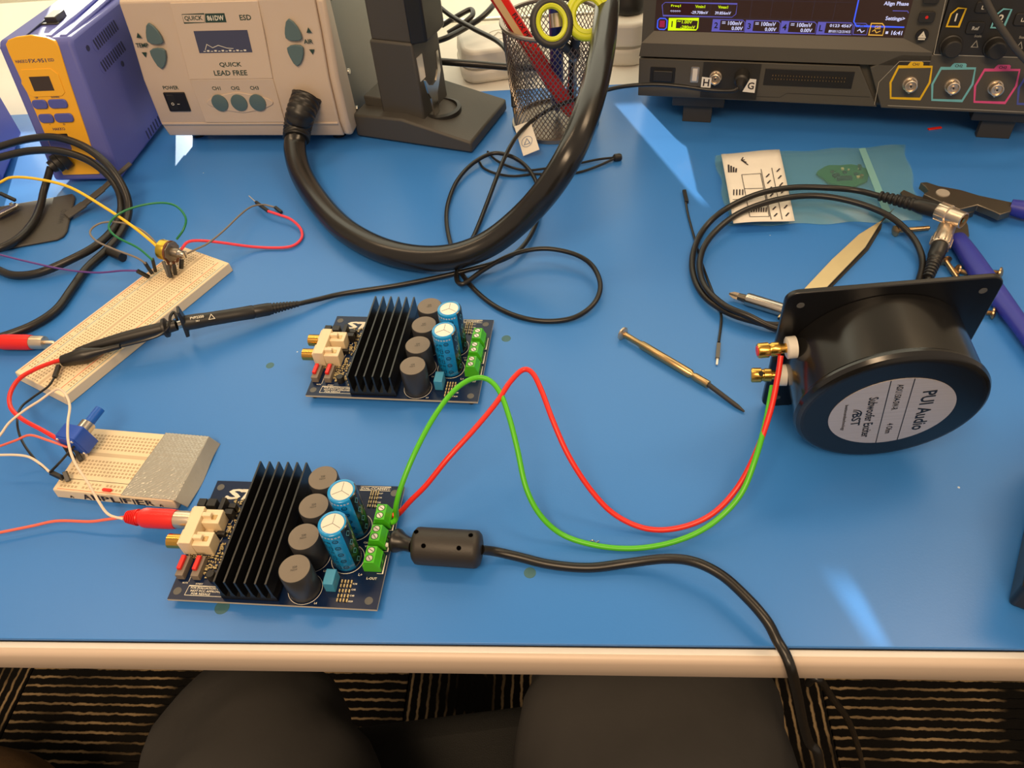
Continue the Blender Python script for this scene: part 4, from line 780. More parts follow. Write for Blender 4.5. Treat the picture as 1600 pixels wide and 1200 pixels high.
cb = [f1] + W([(775, 862, .006), (810, 870, .0034), (860, 882, .0029), (920, 887, .0029), (980, 880, .0045), (1040, 873, .010), (1085, 878, .014), (1128, 899, .014), (1168, 935, .013), (1198, 970, .011), (1214, 1000, .0065)]) + [P(1227, 1022, .0048), PP(1236, 1045, V((0, .1635, 0)), V((0, 1, 0))), PP(1243, 1072, V((0, .163, 0)), V((0, 1, 0))), PP(1249, 1100, V((0, .163, 0)), V((0, 1, 0))), PP(1255, 1130, V((0, .163, 0)), V((0, 1, 0))), PP(1264, 1160, V((0, .160, 0)), V((0, 1, 0))), PP(1280, 1190, V((0, .155, 0)), V((0, 1, 0)))] + [V((.150, .140, -.20)), V((.165, .125, -.40)), V((.185, .13, -.62)), V((.22, .20, -.738)), V((.32, .34, -.745))]
wb(MB().tube(cb, .0027, 12), 'cable', 'black_cable', pw)
hc = thing('hanging_cable', 'thin black cable hanging below the desk edge at the right', 'cable', P(1280, 1062, -.10))
wb(MB().tube(W([(1262, 1068, -.12), (1272, 1060, -.11), (1284, 1066, -.115), (1300, 1090, -.15), (1322, 1120, -.22), (1335, 1150, -.30), (1344, 1180, -.42), (1352, 1215, -.58), (1365, 1260, -.743)]), .0024, 10), 'insulation', 'black_cable', hc)

# ------------------------------------------------------------------ blue and yellow soldering station
hk = thing('soldering_station', 'blue soldering station with yellow front panel at the left', 'soldering station', (-.4331, .6343, 0), R(-1.8)); Wd = 69
prof = [(0, 4), (22.6, 124), (27, 128.5), (132, 124), (136, 119), (140, 6), (136, 4)]
Mx_ = Matrix(((0, 0, 1, 0), (1, 0, 0, 0), (0, 1, 0, 0), (0, 0, 0, 1)))
MB(S).prism(prof, -Wd, 0, 0, Mx_).build('case', 'blue_case', hk, bevel=.004, seg=3)
fw_ = V((0, 22.6, 120)).normalized(); Mf = axes_mat((0, 0, 4), (1, 0, 0), fw_)   # local x along width, y up the sloped front
q = MB(S); q.add([], [])
ys = [(-57, 6.5), (-19.5, 6.5), (-17, 40), (-14.5, 90), (-12, 121.5), (-14, 126), (-20, 129), (-34, 131.5), (-48, 130.5), (-56, 128.5), (-60, 125), (-60.5, 118), (-59, 90), (-58, 40)]
MB(S).prism(ys, -2, 1.2, 0, Mf).build('front_panel', 'yellow_panel', hk, bevel=.0006)
fp = MB(S).prism([(-60, 92), (-55, 103.8), (-27, 103.8), (-22, 99), (-22, 83), (-26, 80), (-54, 80), (-58, 83)], 1.2, 1.7, 0, Mf).build('display_bezel', 'yellow_panel', hk, bevel=.0004)
MB(S).rect(-50.5, -31, 85.0, 97.5, 1.8, 0, Mf).build('display', 'lcd_dark', fp)
for x, y, sx in ((-57.5, 73.5, 7.5), (-40, 73.5, 9.5), (-57.0, 60.8, 7.5), (-39.5, 60.8, 9.5)):
    MB(S).prism([(x + 7.3 + p[0], y + p[1]) for p in rrect(-sx * .95, sx * .95, -4.0, 4.0, 3.2, 4)], 1.0, 2.8, 0, Mf).build('key', 'blue_key', hk, bevel=.0005)
q = MB(S); q.text('FX-951', -36.5, 110.6, h=3.4, wd=16.5, z=1.3, M=Mf); q.text('HAKKO', -51.5, 110.6, h=2.8, wd=11.5, z=1.3, M=Mf); q.text('ESD', -23.5, 110.8, h=2.6, z=1.3, M=Mf); q.text('UP', -51, 80.0 - .6, h=1.7, z=1.9, M=Mf); q.text('DOWN', -33, 80.0 - .6, h=1.7, z=1.9, M=Mf); q.text('*', -49, 54.8, h=1.6, z=1.3, M=Mf); q.text('ID', -35, 54.8, h=1.6, z=1.3, M=Mf); q.text('HAKKO', -42, 50.6, h=2.6, z=1.3, M=Mf)
mat('navy_print', (70, 66, 96), 0.6); q.build('lettering', 'navy_print', hk, smooth=0)
MB(S).prism(rrect(-52, -36, 42.4, 46.2, .5), .8, 1.5, 0, Mf).build('card_slot', 'chip', hk)
MB(S).prism(rrect(-57, -37, 30, 42, 3), 0, 2.2, 0, Mf).build('connector_shroud', 'blue_case', hk, bevel=.0008)
Mv = Matrix(((0, 0, 1, 0), (1, 0, 0, 0), (0, 1, 0, 0), (0, 0, 0, 1)))
for zc, y0, y1 in ((110, 50, 103), (91.5, 46, 100)):
    vp = MB(S).prism(rrect(y0, y1, zc - 6.8, zc + 6.8, 6.4), -.2, .25, 0, Mv).build('vent', 'blue_case', hk)
    n = 11
    for k in range(n):
        y = y0 + 5 + (y1 - y0 - 10) * k / (n - 1); M = Mv @ Matrix.Translation((y, zc, .3)) @ Matrix.Rotation(R(10), 4, 'Z'); MB(S).prism(rrect(-1.1, 1.1, -5.0, 5.0, 1.0, 3), -.1, .15, 0, M).build('slot', 'vent_dark', vp) if 'vent_dark' in MATS else None
        if 'vent_dark' not in MATS: mat('vent_dark', (40, 44, 84), 0.6); MB(S).prism(rrect(-1.1, 1.1, -5.0, 5.0, 1.0, 3), -.1, .15, 0, M).build('slot', 'vent_dark', vp)
for y, z in ((42, 112.5), (82, 80.0)): MB(S).lathe([(2.6, 0), (2.6, .3), (1.6, .2)], 18, 0, Mv @ Matrix.Translation((y, z, 0))).build('side_screw', 'vent_dark', hk)
for k in range(9): MB(S).prism(rrect(70 + 6 * k, 72 + 6 * k, 7, 16, .8, 3), -.1, .3, 0, Mv).build('slot', 'vent_dark', hk)
# carrying slot and clip on the lid
MB(S).box(-47, -46, 24, 80, 126.5, 129.0).build('lid_seam', 'vent_dark', hk)
cl = MB(S); cl.box(-47, -30, 60, 64, 126.6, 128.4); cl.box(-42, -31, 62, 80, 126.6, 133.0); cl.build('lid_clip', 'dark_grey', hk, bevel=.0008)
for x in (-28, -14): MB(S).box(x, x + 9, 30, 128, 125.0, 129.4 - .2).build('lid_ridge', 'blue_case', hk, bevel=.002)
# iron plug and cord
def HK(x, y, z): return hk.matrix_basis @ V((x * .001, y * .001, z * .001))
ic = thing('soldering_iron_cable', 'thick black iron cord plugged into the blue and yellow station, looped', 'cable', P(60, 330, 0))
c_on = HK(-46, 4, 28); cq = P(79, 262, .024)
wb(MB().rod(c_on, cq, [(.0098, 0), (.0100, .1), (.0100, .42), (.0085, .46), (.0085, .70), (.0064, .76), (.0056, 1)], 24), 'plug', 'black_plastic', ic)
cdp = [cq] + W([(74, 280, .018), (68, 300, .012), (63, 322, .008), (52, 347, .007), (32, 370, .007), (5, 386, .007), (-30, 396, .007)]); wb(MB().tube(cdp, .0034, 12), 'cord', 'black_rubber', ic)
lc = thing('looped_cord', 'black rubber cord in two loops in front of the blue station', 'cable', P(190, 330, 0))
lo1 = [(-40, 240, .045), (0, 229, .048), (45, 217, .052), (90, 215, .055), (135, 231, .050), (172, 262, .038), (195, 298, .022), (201, 330, .010), (190, 362, .005), (165, 392, .004), (135, 420, .004), (112, 452, .004), (88, 484, .004), (52, 508, .004), (5, 526, .004), (-40, 538, .004)]
lo2 = [(-40, 257, .038), (0, 246, .042), (45, 236, .045), (92, 236, .046), (135, 249, .040), (167, 272, .030), (186, 300, .018), (189, 330, .009), (177, 358, .008), (150, 384, .009), (112, 405, .008), (62, 426, .005), (22, 430, .004), (-5, 421, .004), (-40, 405, .004)]
wb(MB().tube(W(lo1), .0034, 12), 'cord', 'black_rubber', lc); wb(MB().tube(W(lo2), .0034, 12), 'cord', 'black_rubber', lc)
wb(MB().rod(P(170, 392, .0045), P(192, 402, .0045), [(.0036, 0), (.0040, .2), (.0040, 1), (.0025, 1)], 14), 'cord_end', 'black_rubber', lc)
pd = thing('heat_pad', 'flat black rubber pad with a long strap left of the breadboard', 'pad', P(60, 345, 0))
flat([(-60, 330), (0, 322), (60, 312), (113, 302), (117, 308), (110, 335), (104, 360), (98, 368), (88, 373), (0, 389), (-60, 398)], .0003, .0028, 'pad', 'charcoal', pd, .001)
q = MB(); sp = W([(104, 338, .004), (130, 320, .007), (160, 296, .014), (185, 272, .022), (203, 256, .026)])
for i in range(4): q.bar(sp[i], sp[i + 1] + (sp[i + 1] - sp[i]) * .06, .011 - .0018 * i, .002)
wb(q, 'strap', 'charcoal', pd, bevel=.0006)
q = MB(); q.text('HAKKO', 0, 0, h=.005, M=axes_mat(P(97, 338, .0029), P(101, 328, .0029) - P(95, 350, .0029), (-1, 0.2, 0))); q.build('lettering', 'dark_grey', pd, origin=pd.location, smooth=0)
ac = thing('crocodile_clip', 'small silver crocodile clip on the black rubber pad', 'clip', P(18, 325, .003))
wb(MB().bar(P(-8, 340, .006), P(28, 320, .007), .006, .004), 'jaw', 'steel', ac, bevel=.001); wb(MB().bar(P(-8, 338, .0095), P(26, 321, .010), .005, .002), 'jaw', 'steel', ac, bevel=.0006); wb(MB().bar(P(0, 302, .016), P(24, 313, .010), .0026, .0026), 'plug_housing', 'black_plastic', ac); wb(MB().rod(P(18, 323, .0082), P(22, 321, .0086), [(.0035, 0), (.0035, 1)], 14), 'hinge', 'steel_case', ac)
s2 = thing('soldering_station', 'dark blue station casing cut off by the left edge', 'soldering station', P(38, 213))
a = P(38, 213); b = P(8, 288); d = (b - a); d.z = 0; d.normalize(); n = V((d.y, -d.x, 0)); n = n if n.x < 0 else -n
Ms = axes_mat((0, 0, 0), d, n); MB().prism([(0, .003), (.10, .003), (.085, .075), (.004, .115), (0, .11)], 0, .08, 0, Matrix.Translation((0, 0, 0)) @ Matrix(((d.x, 0, n.x, 0), (d.y, 0, n.y, 0), (0, 1, 0, 0), (0, 0, 0, 1)))).build('case', 'blue_case', s2, bevel=.004)
for k in (0.02, 0.08): MB().lathe([(.006, 0), (.005, .004)], 12, 0, Matrix.Translation(d * k + n * .02)).build('foot', 'black_rubber', s2)

# ------------------------------------------------------------------ hot air station
AQ = P(265, 212, .01)
qk = thing('hot_air_station', 'beige fronted hot air station with small display and black hose', 'rework station', (AQ.x, AQ.y, 0), R(-5))
fp_ = [(0, 10), (-5, 27), (-3, 70), (5.2, 106), (9, 136), (13, 139), (24, 139), (24, 10)]
MB(S).prism(fp_, 0, 185, 0, Mx_).build('front_shell', 'beige_case', qk, bevel=.0012)
MB(S).prism([(0, 10), (-3.5, 27), (-1.5, 70), (6.5, 106), (10.5, 135), (26, 137), (26, 10)], 185, 194, 0, Matrix(((0, 0, 1, 0), (1, 0, 0, 0), (0, 1, 0, 0), (0, 0, 0, 1)))).build('side_trim', 'beige_case', qk, bevel=.003)
MB(S).box(2, 192, 24, 235, 10, 136).build('metal_case', 'steel_case', qk, bevel=.001)
for x in (20, 172):
    for y in (20, 215): MB(S).lathe([(7, 0), (8, 10.2)], 20, 0, Matrix.Translation((x, y, 0))).build('foot', 'black_rubber', qk)
MlO = axes_mat((0, -5, 27), (1, 0, 0), V((0, 2, 43))); MuO = axes_mat((0, -3, 70), (1, 0, 0), V((0, 12, 66)))
# raised centre panels
for Mm, pol in ((MlO, [(48.6, .5), (131.2, .5), (131.2, 43), (47.8, 43)]), (MuO, [(47.8, 0), (131.3, 0), (133.4, 66), (50, 66)])): MB(S).prism(pol, -1, 1.1, 0, Mm).build('centre_panel', 'beige_case', qk, bevel=.0004)
MB(S).box(1, 184, -5.6, -3.6, 24.6, 27.0).build('chin_ridge', 'beige_case', qk, bevel=.0006)
sw = MB(S).prism(rrect(15.5, 37.5, 12.0, 31.0, 1), 0, 1.6, 0, MlO).build('power_switch', 'chip', qk, bevel=.0005)
MB(S).prism(rrect(18, 35, 14.0, 29, .6), 1.6, 3.4, 0, MlO @ Matrix.Rotation(R(4), 4, 'Y')).build('rocker', 'black_plastic', sw, bevel=.0005)
q = MB(S); q.ring(.9, 1.4, 4.4, 16, 0, MlO @ Matrix.Translation((23.5, 21, 0))); q.rect(28.5, 31, 20.8, 21.3, 4.9, 0, MlO); q.build('lettering', 'silk', sw, smooth=0)
el = []
for k in range(28): a = 2 * math.pi * k / 28; el.append((91.3 + 34 * math.copysign(abs(math.cos(a)) ** 1.15, math.cos(a)), 20.6 + 10.2 * math.sin(a) * (1 - .25 * abs(math.cos(a)))))
ep = MB(S).prism(el, 1.0, 1.9, 0, MlO).build('key_surround', 'beige_case', qk, bevel=.0004)
for x in (71.3, 91.0, 109.8): MB(S).lathe([(8.2, 1.9), (8.0, 3.0), (5, 3.5), (.1, 3.6)], 28, 0, MlO @ Matrix.Translation((x, 20.8, 0)), False, False).build('key', 'teal_key', ep)
def leaf(cx, cy, up, wd, ht):
    return [(cx + p[0] * wd, cy + (p[1] if up else -p[1]) * ht) for p in ((-.5, -.36), (-.25, -.47), (.05, -.5), (.35, -.47), (.5, -.38), (.46, -.1), (.34, .16), (.16, .38), (-.08, .52), (-.28, .38), (-.42, .1), (-.5, -.15))]
for cx, cy, upp in ((25.2, 40.8, True), (24.4, 19.6, False), (160.2, 41.6, True), (159.4, 20.2, False)):
    o = MB(S).prism(leaf(cx, cy, upp, 15.5, 18.5), 0, 2.2, 0, MuO); 
    if not upp: o.f = [f[::-1] for f in o.f]
    o.build('arrow_key', 'teal_key', qk, bevel=.0006)
dsp = MB(S).prism([(65.5, 23.5), (117.5, 23.5), (117.5, 42.5), (65.5, 42.5)], 1.0, 1.35, 0, MuO).build('display', 'lcd_blue', qk)
q = MB(S)
for k in range(12): q.rect(70 + 3.6 * k, 72.4 + 3.6 * k, 24.6, 25.2 + .8 * (k % 2), 1.45, 0, MuO)
q.strip([(72, 26), (75, 31), (80, 28), (86, 30), (94, 27.5), (100, 27)], .5, 1.45, 0, MuO); q.build('display_film_crease', 'silk', dsp, smooth=0)
q = MB(S); zt = 1.2
q.strip([(58.6, 49.4), (78.5, 49.4), (80.2, 56.6), (58.6, 56.6)], .5, zt, 0, MuO, closed=True); q.text('QUICK', 68.8, 53.0, h=4.4, wd=17.5, z=zt, M=MuO); q.add([(79.2, 49.2, zt), (99.6, 49.2, zt), (99.6, 56.8, zt), (81.0, 56.8, zt)], [(0, 1, 2, 3)], 0, MuO)
q.build('logo', 'print_dark', qk, smooth=0)
def ql(*a, **k): MB(S).text(*a, **k).build('lettering', 'print_dark', qk, smooth=0)
ql('ESD', 118.5, 52.8, h=4.6, wd=11, z=zt, M=MuO); ql('QUICK', 93.0, 12.8, h=4.6, wd=22, z=zt, M=MuO); ql('LEAD FREE', 91.0, 5.6, h=4.6, wd=33, z=zt, M=MuO)
for x, y, upp in ((9.3, 39.6, 1), (9.6, 22.6, -1), (175, 41, 1), (174.4, 22.6, -1)): MB(S).add([(x - 2.6, y - 2.2 * upp, .15), (x + 2.6, y - 2.2 * upp, .15), (x, y + 2.4 * upp, .15)], [(0, 1, 2) if upp > 0 else (2, 1, 0)], 0, MuO).build('arrow_mark', 'print_dark', qk, smooth=0)
ql('TEMP', 9.8, 31.0, h=3.8, wd=12.5, z=.15, M=MuO); ql('AIR', 172.5, 31.6, h=3.8, wd=8.6, z=.15, M=MuO)
for x, c in ((72, 'CH1'), (91.2, 'CH2'), (110.4, 'CH3')): ql(c, x, 34.6, h=3.6, wd=8.6, z=1.2, M=MlO)
ql('POWER', 25, 35.2, h=3.6, wd=16, z=.15, M=MlO)
q = MB(S); q.text('861DW', 90.0, 53.0, h=4.4, wd=16, z=zt + .08, M=MuO); q.build('lettering', 'silk', qk, smooth=0)
for y, z in ((28, 128), (28, 60), (28, 22)): MB(S).lathe([(3, 0), (2.6, 1.6)], 16, 0, Matrix.Translation((192, y + 3, z)) @ Matrix.Rotation(R(90), 4, 'Y')).build('case_screw', 'steel', qk)
def QK(v): return qk.matrix_basis @ (V(v) * .001)
ho = QK(MlO @ V((158.5, 23, 0))); hb = P(465, 200, .030)
hs_ = W([(463, 212, .026), (461, 235, .019), (470, 270, .0125), (495, 312, .0108), (535, 356, .0108), (590, 388, .0112), (650, 403, .0130), (710, 401, .0175), (765, 380, .027), (815, 341, .045), (858, 293, .070), (893, 236, .092), (918, 172, .106), (935, 108, .115), (945, 45, .121), (947, -20, .128)]) + [V((.018, .72, .150)), V((-.01, .76, .175)), V((-.05, .78, .19)), V((-.085, .775, .19))]
qi = qk.matrix_basis.inverted()
def loc(pts): return [qi @ V(p) for p in pts]
mat('black_hose', (30, 28, 26), 0.24, spec=0.55); MB().tube(loc(hs_), .0103, 20, sub=10).build('air_hose', 'black_hose', qk, smooth=60)
bt = catmull([ho + (ho - hb).normalized() * .004, ho, ho.lerp(hb, .5) + V((.001, -.006, .003)), hb, hs_[1].lerp(hb, .5)], 14); nb = len(bt)
MB().tube(loc(bt), lambda t: (.0138 - .0020 * t) + (.0008 if int(t * 30) % 2 else 0), 22, sub=1).build('hose_boot', 'black_rubber', qk, smooth=25)

# ------------------------------------------------------------------ iron stand with column
sd = thing('iron_stand', 'dark grey iron stand with tall column and wedge base', 'stand', P(650, 200, 0))
o_ = sd.location
lf = P(558, 214); fc = P(738, 241); rb = P(786, 175, .0); 
e1 = (fc - lf).normalized(); e2 = V((-e1.y, e1.x, 0)); wX = (fc - lf).length; wY = 0.088
Msd = axes_mat(lf - o_, e1, e2)
q = MB(); q.add([(0, 0, .001), (wX, 0, .001), (wX, wY, .001), (0, wY, .001), (0, 0, .024), (.055, 0, .026), (wX, 0, .012), (wX, wY, .012), (.055, wY, .026), (0, wY, .024)], [(3, 2, 1, 0), (4, 5, 8, 9), (5, 6, 7, 8), (0, 1, 6, 5, 4), (1, 2, 7, 6), (2, 3, 9, 8, 7), (3, 0, 4, 9)], 0, Msd); q.build('base', 'charcoal', sd, bevel=.002)
for x, y in ((.012, .012), (wX - .012, .012), (wX - .012, wY - .012), (.012, wY - .012)): MB().lathe([(.006, 0), (.006, .002)], 14, 0, Msd @ Matrix.Translation((x, y, 0))).build('foot', 'black_rubber', sd)
cx0, cx1, cy0, cy1 = .028, .074, .012, .064
col = MB().prism([(cx0, cy0), (cx1, cy0), (cx1, cy1), (cx0, cy1)], .018, .094, 0, Msd, .97).build('column', 'charcoal', sd, bevel=.002)
MB().prism([(cx0 + .002, cy0 + .003), (cx1 - .001, cy0 + .003), (cx1 - .001, cy1 - .01), (cx0 + .002, cy1 - .01)], .093, .20, 0, Msd, .94).build('upper_column', 'charcoal', sd, bevel=.002)
MB().lathe([(.021, .013), (.0205, .022), (.017, .023), (.016, .014)], 32, 0, Msd @ Matrix.Translation((cx1 + .004, (cy0 + cy1) / 2, 0)), True, True).build('cup', 'black_plastic', sd)
q = MB(); My = Msd @ Matrix.Translation((cx1 + .006, .026, .022)) @ Matrix.Rotation(R(90), 4, 'Z') @ Matrix.Rotation(R(90), 4, 'X')
fk = [(-.004, 0), (.004, 0), (.0055, .016), (.010, .022), (.015, .030), (.0155, .047), (.0125, .047), (.011, .033), (.006, .026), (.0, .025), (-.006, .028), (-.0095, .034), (-.0105, .034), (-.008, .022), (-.005, .016)]
q.prism([(p[0] * 1.25, p[1] * 1.15) for p in fk], -.0008, .0008, 0, My); q.build('fork', 'steel', sd, smooth=0)
MB().box(cx1 - .0008, cx1 + .0004, .016, .026, .058, .080, 0, Msd).build('metal_catch', 'tin', sd)
MB().prism([(cx1 - .001, .01), (cx1 + .012, .018), (cx1 + .012, .055), (cx1 - .001, .064)], .094, .20, 0, Msd).build('holder_shield', 'black_plastic', sd, bevel=.002)
MB().box(cx0 - .024, cx0 - .002, .02, .07, .024, .034, 0, Msd).build('tray_wall', 'charcoal', sd, bevel=.001)

# ------------------------------------------------------------------ mesh pen cup with contents
pc = P(868, 191); cu = thing('pen_cup', 'silver wire mesh pen cup holding pens and scissors', 'pen cup', (pc.x, pc.y, 0))
H0, H1, r0, r1 = .004, .100, .0400, .0455
MB().lathe([(.0425, 0), (.0430, .001), (.0425, .004), (.0400, .0046), (.0398, .002), (.0002, .002)], 48, 0, None, True, False).build('base_ring', 'wire_mesh', cu)
MB().tube([V((r1 * math.cos(2 * math.pi * k / 40), r1 * math.sin(2 * math.pi * k / 40), H1)) for k in range(40)], .0021, 8, sub=2, closed=True).build('rim', 'wire_mesh', cu)
q = MB(); NW = 60
for sgn in (-1, 1):
    for k in range(NW):
        pts = []
        for i in range(15):
            t = i / 14; a = 2 * math.pi * k / NW + sgn * t * 1.6; rr = r0 + (r1 - r0) * t + sgn * .0002; pts.append(V((rr * math.cos(a), rr * math.sin(a), H0 + (H1 - H0) * t)))
        q.tube(pts, .00046, 4, sub=1)
q.build('mesh_wall', 'wire_mesh', cu, kind='stuff')
def CU(x, y, z): return V((pc.x + x, pc.y + y, z))
fpn = thing('flux_pen', 'red flux pen leaning out of the mesh cup', 'pen', CU(.020, -.012, .006))
a = CU(.020, -.010, .008); b = P(775, -10, .130)
d = b - a; wb(MB().rod(a, b, [(.0030, 0), (.0055, .06), (.0070, .10), (.0070, 1)], 24), 'barrel', 'red_plastic', fpn)
wb(MB().rod(b, b + d * .08, [(.0066, 0), (.0062, 1)], 24), 'cap', 'red_plastic', fpn)
dn = d.normalized(); vw = (CAM - b).normalized(); Mp = axes_mat(a, dn, z=vw); L = d.length
q = MB(); q.box(.70 * L, 1.0 * L, -.0006, .0050, .0052, .0072, 0, Mp); wb(q, 'label', 'pen_beige', fpn)
q = MB(); q.text('FLUX PEN', .745 * L, -.0035, h=.0040, wd=.030, z=.0068, M=Mp, rot=R(180)); q.build('lettering', 'ink', fpn, origin=fpn.location, smooth=0)
bpn = thing('blue_pen', 'blue barrelled pen upright in the mesh cup', 'pen', CU(.008, .01, .006)); b1_ = P(868, -12, .135)
wb(MB().rod(CU(.002, .012, .004), b1_, [(.001, 0), (.0055, .08), (.0062, .12), (.0062, 1)], 20), 'barrel', 'pen_blue', bpn); wb(MB().rod(P(872, 42, .112), P(870, 20, .122), [(.0066, 0), (.0066, 1)], 20), 'grip', 'nickel', bpn)
# scissors: two bows with lime inner rings, blades down in the cup
sc = thing('scissors', 'scissors with black and lime green handles in the mesh cup', 'scissors', CU(.016, -.006, .006))
vx = RT; vz_ = (UP * .8 + ZZ * .4).normalized()
for k, (px, py, z, wx, wy, tilt) in enumerate(((862, 36, .122, .0145, .0165, 12), (918, 24, .124, .0150, .0165, -14))):
    c = P(px, py, z); M = axes_mat(c, vx, vz_) @ Matrix.Rotation(R(tilt), 4, 'Z'); ou = []; inn = []
    for i in range(24): a = 2 * math.pi * i / 24; ou.append(M @ V((wx * math.cos(a), wy * math.sin(a), 0))); inn.append(M @ V((wx * .80 * math.cos(a), wy * .80 * math.sin(a), .001)))
    wb(MB().tube(ou, .0036, 10, sub=2, closed=True), 'handle', 'dark_grey' if k == 0 else 'lime', sc); wb(MB().tube(inn, .0027, 8, sub=2, closed=True), 'grip_insert', 'lime', sc)
    base = M @ V((-.004 if k else .004, -wy, 0)); wb(MB().tube([base, base.lerp(CU(.018, -.005, .07), .5), CU(.018 + .003 * k, -.005 + .002 * k, .068)], .0042, 10), 'shank', 'dark_grey', sc)
    q = MB(); q.bar(CU(.018 + .003 * k, -.005 + .002 * k, .072), CU(.014 + .004 * k, -.002, .008), .009, .0015); wb(q, 'blade', 'steel', sc)
wb(MB().rod(CU(.019, -.008, .066), CU(.019, -.002, .066), [(.0035, 0), (.0035, 1)], 14), 'pivot', 'steel', sc)

# ------------------------------------------------------------------ white cases and loose cables at the back
def white_case(label, cxy, rot, sx, sy, h):
    t = thing('white_case', label, 'case', (cxy[0], cxy[1], -.003 if cxy[1] > .80 else 0), rot, group='white plastic cases'); 
    MB().prism(rrect(-sx, sx, -sy, sy, .018, 6), 0, h * .42, 0, None, 1.03).build('base', 'white_plastic', t, bevel=.004, seg=3)
    MB().prism(rrect(-sx * 1.01, sx * 1.01, -sy * 1.01, sy * 1.01, .018, 6), h * .44, h * .98, 0, None, .95).build('lid', 'white_plastic', t, bevel=.004, seg=3)
    MB().prism(rrect(-sx * .98, sx * .98, -sy * .98, sy * .98, .018, 6), h * .40, h * .46).build('seam', 'label_grey', t)
    q = MB(); q.ring(.011, .0125, h * .985, 32, 0, None); q.strip([(-.007, -.004), (.0, .006), (.007, -.004)], .002, h * .985); q.build('emblem', 'label_grey', t, smooth=0); return t
white_case('white plastic case between the iron stand and the pen cup', (-.078, .850), R(12), .046, .036, .036)
white_case('white plastic case between the pen cup and the oscilloscope', (.060, .872), R(-6), .024, .040, .046)
def loose(name, label, pts, r, m='black_cable'):
    t = thing(name, label, 'cable', pts[0]); wb(MB().tube(pts, r, 10), 'insulation', m, t); return t
lo = loose('loose_cable', 'black cable sloping from the iron stand to the pen cup, frayed end', W([(680, 5, .075), (705, 25, .07), (740, 45, .07), (775, 63, .07), (792, 80, .07), (799, 100, .062), (802, 130, .045), (803, 155, .033)]), .0024)
wb(MB().rod(P(803, 150, .035), P(804, 168, .026), [(.0030, 0), (.0030, .9), (.002, 1)], 12), 'end_sleeve', 'black_plastic', lo); wb(MB().cyl(P(804, 166, .027), P(805, 178, .022), .0011, n=8), 'bare_end', 'screw_metal', lo)
loose('loose_cable', 'thick black cable lying flat across in front of the white case', W([(675, 95, .045), (700, 97, .045), (750, 101, .042), (800, 105, .040), (850, 106, .036)]) , .0035)
loose('loose_cable', 'black cable curling up at the wall behind the iron stand', W([(680, 65, .05), (700, 58, .05), (730, 42, .05), (755, 25, .055), (775, 2, .06), (785, -25, .06)]), .0030)
loose('loose_cable', 'black cable loop behind the iron stand', W([(690, 40, .05), (715, 25, .055), (735, 15, .057), (738, 24, .056), (722, 38, .052), (700, 52, .047)]), .0028)
jr = thing('dark_bottle', 'dark round bottle base standing behind the white case on the right', 'bottle', (.062, .870, .0435)); MB().lathe([(.018, 0), (.020, .002), (.020, .012), (.014, .02), (.012, .06)], 28).build('bottle_body', 'black_plastic', jr)

# ------------------------------------------------------------------ oscilloscope
Msc = Matrix(((U_.x, SW.x, SN.x, SO.x), (U_.y, SW.y, SN.y, SO.y), (U_.z, SW.z, SN.z, SO.z), (0, 0, 0, 1)))
os_ = thing('oscilloscope', 'dark grey oscilloscope with lit screen and coloured input sockets', 'oscilloscope', M=Msc)
MB(S).prism([(-8, -1), (359, -1), (359, 199), (-9, 199)], -130, -6, 0).build('body', 'scope_body', os_, bevel=.003)
# upper bezel around the screen (frame pieces as one moulding) and lower panel
b = MB(S); b.prism([(-9, 36.4), (236, 36.4), (236, 48), (-7.5, 48)], -8, 2.0)
b.add([(-7.5, 48, 2), (236, 48, 2), (211, 57.4, -3), (2.6, 57.4, -3)], [(0, 1, 2, 3)]); b.add([(-7.5, 48, 2), (2.6, 57.4, -3), (2.6, 178, -3), (-9, 190, 2)], [(0, 1, 2, 3)]); b.add([(236, 48, 2), (236, 190, 2), (211, 178, -3), (211, 57.4, -3)], [(0, 1, 2, 3)]); b.add([(-9, 190, 2), (2.6, 178, -3), (211, 178, -3), (236, 190, 2)], [(0, 1, 2, 3)])
b.prism([(-9, 190), (236, 190), (236, 199), (-9, 199)], -8, 2); b.build('screen_bezel', 'scope_body', os_, smooth=0)
b = MB(S); b.prism([(-8, 0), (204, 0), (182, 34.2), (-9, 34.2)], -8, .2); lpn = b.build('lower_panel', 'scope_body', os_, bevel=.0008)
b = MB(S); b.prism([(207, 0), (359, 0), (359, 50), (236.6, 50), (236.6, 46), (212, 46), (190, 34)], -8, 2.0); b.build('input_panel', 'scope_body', os_, bevel=.0008)
b = MB(S); b.prism([(237, 46.4), (359, 46.4), (359, 199), (236.4, 199)], -8, 2.6); b.build('control_panel', 'scope_dark', os_, bevel=.0006)
q = MB(S); q.strip([(212, 2.5), (350, 2.5)], .5, 2.1); q.strip([(237.2, 46.6), (350, 46.6)], .6, 2.7); q.strip([(237.0, 46.6), (234, 90), (234, 190)], .6, 2.7); q.strip([(201, 2.5), (200, 22), (212, 40), (236, 41)], .4, 2.1); q.build('panel_line', 'label_grey', os_, smooth=0)
